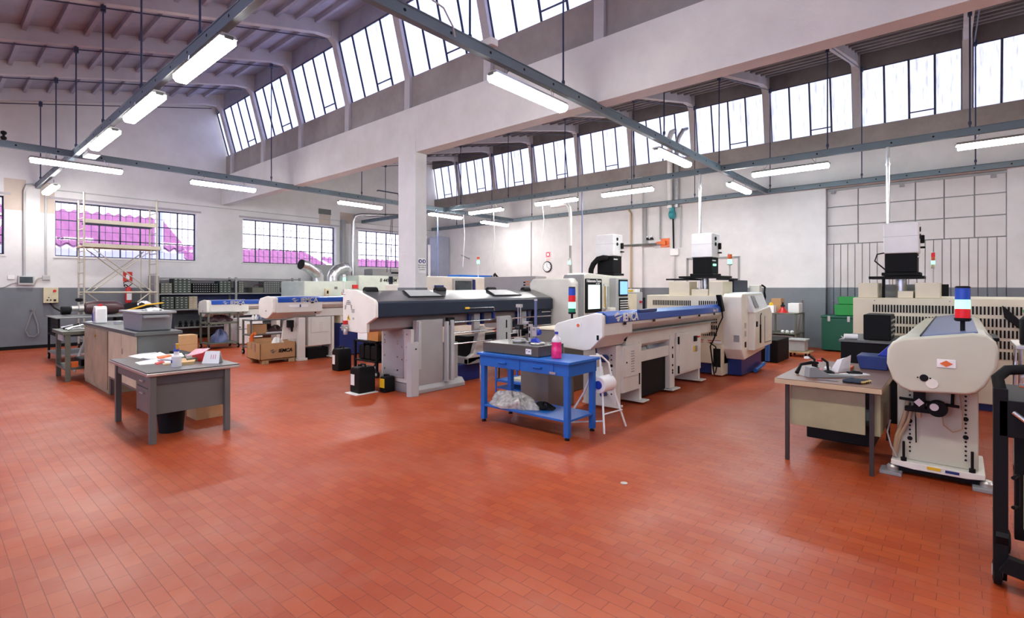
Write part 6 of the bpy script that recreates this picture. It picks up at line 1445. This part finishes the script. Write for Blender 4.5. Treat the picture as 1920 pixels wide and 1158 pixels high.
t = thing('fire_extinguisher', 'red fire extinguisher with black hose hanging behind the scaffold', 'fire extinguisher', (4.12, YY-.12, 1.2))
MB().lathe([(.07, 0), (.085, .02), (.085, .40), (.05, .47), (.03, .49)], 4.12, YY-.12, 20, cz=1.19).build('cylinder', red, t)
B(4.06, YY-.208, 1.28, 4.18, YY-.19, 1.48).build('label', paper, t)
MB().tube([(4.12, YY-.12, 1.68), (4.05, YY-.13, 1.74), (4.0, YY-.13, 1.70)], .018, 8).build('valve_handle', black, t)
MB().tube([(4.14, YY-.12, 1.70), (4.22, YY-.12, 1.78), (4.12, YY-.12, 1.86), (4.0, YY-.12, 1.80), (4.02, YY-.14, 1.68), (4.2, YY-.16, 1.60)], .013, 8).build('hose', black, t)
for (x0, z0, x1, z1, l_) in [(1.45, 3.72, 1.88, 4.55, 'beige unpainted patch high on the wall left of the conduit'), (2.16, 3.70, 2.46, 4.55, 'pale beige patch on the wall behind the left rail end')]:
    single('wall_patch', B(x0, YY-.004, z0, x1, YY-.0005, z1), patch, l_, 'wall patch')
t = thing('wall_vent', 'small dark vent high on the wall between the two middle windows', 'vent', (10.5, YY-.02, 4.5))
B(10.27, YY-.03, 4.55, 10.79, YY-.001, 4.76).build('vent_hole', greymet, t)
single('wall_patch', B(11.2, YY-.006, 4.28, 11.9, YY-.0005, 4.72), patch, 'faint beige patch by the big bent pipe', 'wall patch')
single('wall_patch', B(10.3, YY-.006, 4.12, 10.78, YY-.0005, 4.54), patch, 'faint beige patch under the dark wall vent', 'wall patch')
t = thing('bent_pipe', 'large galvanised pipe rising by the window and bending toward the rail', 'pipe', (11.7, 18.6, 0))
MB().tube([(11.55, 18.6, .0), (11.55, 18.6, 4.35), (11.62, 18.55, 4.55), (11.80, 18.45, 4.62), (13.4, 17.2, 4.62)], .075, 14).build('pipe', galv, t)
t = thing('wall_column', 'slim grey steel column beside the bent pipe', 'column', (11.25, 18.85, 0))
B(11.20, 18.80, 0, 11.34, 18.98, 4.4).build('post', midgrey, t)
single('lifting_cables', MB().tube([(12.2, 16.9, 4.36), (11.98, 16.9, 2.25)], .010, 6), black, 'dark lifting cable hanging before the window left of the pillar', 'cable')
single('lifting_cables', MB().tube([(12.25, 16.9, 4.36), (12.15, 16.9, 2.25)], .010, 6), black, 'second dark lifting cable close beside the first', 'cable')
for i, o in enumerate([o for o in C.objects if o.name.startswith('lifting_cables')]): o.name = 'lifting_cable'
single('suspended_arm', B(11.3, 15.55, 2.16, 12.6, 15.68, 2.22), black, 'black horizontal arm over the lettered pale green machine', 'arm')
single('hanging_hose', MB().tube([(11.9, 13.80, 4.36), (11.9, 13.80, 1.9)], .018, 8), lidpale, 'pale blue air hose hanging just left of the pillar', 'hose')
B_ = thing('rod_bracket', 'dark steel pipe bracket hanging from the rail left of the pillar', 'bracket', (9.9, 13.85, 4.5))
MB().tube([(9.45, 13.85, 4.70), (9.5, 13.85, 4.72), (10.25, 13.85, 4.72), (10.28, 13.85, 4.6), (10.28, 13.85, 4.47)], .02, 8).build('bracket_bar', rodm, B_)

# pillar sign
t = thing('safety_sign', 'white safety sign with two round blue symbols and three lines, on the pillar', 'sign', (XB-.02, 8.72, 1.95))
py0, py1 = 8.56, 8.80
# the sign sits on the face towards the camera (smaller y)
B(XB+.05, 8.483, 1.95, XB+.25, 8.489, 2.27).build('sign_plate', paper, t)
for x in (XB+.10, XB+.20):
    MB().tube([(x, 8.476, 2.20), (x, 8.484, 2.20)], .042, 20).build('round_symbol', MATS['dark_blue_paint'], t)
    MB().prism([(x-.012, 2.175), (x+.014, 2.175), (x+.018, 2.21), (x, 2.228), (x-.018, 2.21)], 'y', 8.473, 8.477).build('hand_symbol', paper, t)
for i, s in enumerate(('PROTEZIONI', 'PER L\'UDITO', 'E GUANTI')):
    words(s, .036, (XB+.15, 8.481, 2.105-i*.045), (1, 0, 0), (0, 0, 1), black, t, 'sign_lettering', depth=.001, align='CENTER')

# ================================================================ things on the yard wall
XX = XW
t = thing('wall_clock', 'round white wall clock with dark rim above the turning centre', 'clock', (XX-.02, 12.2, 2.47))
MB().lathe([(.21, 0), (.22, .03), (.20, .05)], 0, 0, 32, 'x').xf(Matrix.Rotation(PI, 4, 'Z')).xf(Matrix.Translation((XX-.002, 12.22, 2.47))).build('clock_rim', navygrey, t)
MB().lathe([(.18, 0), (.18, .006)], 0, 0, 32, 'x').xf(Matrix.Rotation(PI, 4, 'Z')).xf(Matrix.Translation((XX-.05, 12.22, 2.47))).build('clock_face', paper, t)
MB().box(XX-.064, 12.215, 2.47, XX-.060, 12.225, 2.60).build('minute_hand', black, t)
MB().prism([(12.22, 2.465), (12.225, 2.475), (12.12, 2.40), (12.13, 2.39)], 'x', XX-.064, XX-.060).build('hour_hand', black, t)
k = MB()
for i in range(12):
    a = 2*PI*i/12; y, z = 12.22+.155*math.sin(a), 2.47+.155*math.cos(a); k.box(XX-.062, y-.008, z-.012, XX-.058, y+.008, z+.012)
k.build('hour_marks', black, t)
t = thing('warning_sign', 'small red and white prohibition sign above the wall clock', 'sign', (XX-.01, 12.2, 2.7))
B(XX-.012, 12.05, 2.68, XX-.002, 12.33, 3.08).build('sign_plate', paper, t)
B(XX-.016, 12.07, 2.83, XX-.011, 12.31, 3.06).build('red_field', pinkpaper, t)
MB().lathe([(.09, 0), (.09, .004)], 0, 0, 20, 'x').xf(Matrix.Translation((XX-.022, 12.19, 2.95))).build('prohibition_ring', red, t)
MB().lathe([(.06, 0), (.06, .004)], 0, 0, 20, 'x').xf(Matrix.Translation((XX-.026, 12.19, 2.95))).build('ring_centre', paper, t)
for i in range(4): B(XX-.016, 12.08, 2.70+.028*i, XX-.011, 12.30, 2.71+.028*i).build('text_line', MATS['red_plastic'], t)
single('wall_conduit', MB().tube([(XX-.02, 13.05, 2.0), (XX-.02, 13.05, 4.3)], .014, 6), lightgrey, 'thin vertical grey pipe left of the wall clock', 'conduit')
single('wall_conduit', MB().tube([(XX-.20, 8.50, 1.4), (XX-.20, 8.50, 4.2), (XX-.18, 8.62, 4.35)], .035, 8), hosebeige, 'brownish pipe running up the pilaster of the yard wall', 'conduit')
for y, zb_, l_ in ((8.02, 3.15, 'left drop pipe above the horizontal bar on the yard wall'), (7.5, 3.25, 'right drop pipe above the orange bracket')):
    single('drop_pipe', MB().tube([(XX-.07, y, 4.34), (XX-.07, y, zb_)], .03, 8), midgrey, l_, 'pipe')
single('support_bar', MB().tube([(XX-.25, 8.85, 3.10), (XX-.16, 7.6, 3.10)], .035, 8), greymet, 'dark horizontal bar ending at the orange bracket', 'bar')
t = thing('orange_bracket', 'orange steel wall bracket with square plate', 'bracket', (XX-.05, 7.45, 3.1))
B(XX-.03, 7.20, 2.98, XX-.002, 7.50, 3.28).build('wall_plate', orange, t, bev=.004)
MB().prism([(7.30, 3.20), (7.30, 3.05), (7.62, 3.12), (7.62, 3.17)], 'x', XX-.13, XX-.03).build('arm', orange, t, bev=.004)
for i, y in enumerate((7.98, 7.82)):
    t = thing('ear_defender', 'black ear muffs hooked on the yard wall, ' + ('left one' if i == 0 else 'right one'), 'ear muffs', (XX-.06, y, 3.30))
    MB().prism([(y-.07, 3.26), (y+.07, 3.26), (y+.03, 3.34), (y-.03, 3.34)], 'x', XX-.08, XX-.002).build('cup', black, t, bev=.01)
    MB().tube([(XX-.05, y, 3.34), (XX-.05, y, 3.40)], .02, 8).build('hook', alu, t)
single('wall_wire', MB().tube([(XX-.03, 7.95, 3.25), (XX-.03, 7.9, 3.08), (XX-.03, 7.7, 2.98), (XX-.03, 7.4, 3.0), (XX-.03, 7.2, 3.05)], .008, 6), lightgrey, 'thin wire sagging below the ear muffs', 'wire')
# vent pipes through the high window
t = thing('vent_pipes', 'pair of white vent pipes bending out through the high window', 'pipe', (XX-.1, 7.0, 4.3))
MB().tube([(XX-.10, 7.15, 4.25), (XX-.10, 7.15, 6.35), (XX-.12, 7.18, 6.5), (XX-.06, 7.12, 6.72), (XX+.06, 7.0, 6.80)], .09, 14).build('wide_pipe', white, t)
MB().tube([(XX-.10, 6.92, 4.25), (XX-.10, 6.92, 6.30), (XX-.10, 6.85, 6.5), (XX-.10, 6.7, 6.72), (XX+.05, 6.6, 6.78)], .07, 14).build('narrow_pipe', galv, t)
t = thing('gas_valve', 'teal pump valve under the white vent pipes on the yard wall', 'valve', (XX-.12, 7.05, 4.0))
MB().lathe([(.08, 0), (.14, .03), (.14, .16), (.08, .2)], 0, 0, 16, 'y').xf(Matrix.Translation((XX-.15, 6.95, 4.02))).build('valve_body', teal, t)
MB().lathe([(.09, 0), (.09, .12)], XX-.15, 7.05, 14, cz=4.12).build('valve_neck', teal, t)
single('drop_pipe', MB().tube([(XX-.08, 7.05, 3.92), (XX-.08, 7.03, 2.93)], .03, 8), black, 'black pipe from the teal valve down to the white junction box', 'pipe')
single('drop_pipe', MB().tube([(XX-.05, 6.80, 4.3), (XX-.05, 6.82, 2.95)], .02, 8), lightgrey, 'slim pipe beside the black one, above the white junction box', 'pipe')
single('junction_box', B(XX-.10, 6.87, 2.70, XX-.002, 7.15, 2.92), white, 'white junction box on the yard wall under the teal valve', 'box', bev=.01)
single('drop_pipe', MB().tube([(XX-.05, 7.0, 2.69), (XX-.05, 7.0, 1.7)], .022, 8), lightgrey, 'pale pipe below the white junction box', 'pipe')
# machine drops
t = thing('cable_duct', 'white curved cable duct dropping from a lamp to the turning centre', 'duct', (11.6, 8.6, 2))
MB().tube([(12.2, 9.05, 4.15), (12.15, 9.0, 4.02), (11.95, 8.6, 3.98), (11.75, 8.2, 3.96), (11.7, 8.08, 3.85), (11.7, 8.05, 3.7), (11.7, 8.05, 2.8)], .045, 10).build('white_duct', white, t)
MB().tube([(11.7, 8.05, 2.85), (11.7, 8.05, 2.5), (11.68, 8.0, 1.87)], .035, 10).build('grey_sleeve', midgrey, t)
single('hanging_hose', MB().tube([(11.9, 7.8, 4.3), (11.9, 7.8, 1.87)], .018, 8), lidpale, 'pale blue air hose dropping right beside the white curved duct', 'hose')
for (x, y, z1, z0, l_) in [(12.0, 12.6, 4.1, 2.35, 'thin white pull cord left, under the lamps right of the pillar'), (12.2, 11.4, 4.1, 1.99, 'long white cord hanging to the orange-topped signal lamp'), (12.2, 9.4, 4.1, 2.9, 'white cord hanging from the lamp above the clock')]:
    single('hanging_string', MB().tube([(x, y, z1), (x+.03, y-.03, (z1+z0)/2+.2), (x+.01, y+.04, z0)], .010, 6), white, l_, 'cord')
single('wall_pipe_stub', MB().tube([(XX-.02, 16.6, 2.95), (XX-.4, 16.4, 2.98), (XX-.9, 16.2, 3.05)], .03, 8), midgrey, 'short grey pipe stub sticking out of the far corner wall', 'pipe')
bpy.data.objects['wall_pipe_stub'].name = 'pipe_stub'
t = thing('corner_duct', 'grey vertical duct in the far corner right of the pillar', 'duct', (15.9, 18.4, 0))
B(15.55, 17.9, 0, 16.15, 18.6, 4.0).build('duct_body', mat('blue_grey_duct', (.30, .33, .42), .4), t, bev=.01)
MB().tube([(15.2, 18.2, 1.5), (15.2, 18.2, 3.6)], .06, 12).build('white_pipe', white, t)
for o in bpy.data.objects:
    if '_o' in o: del o['_o']
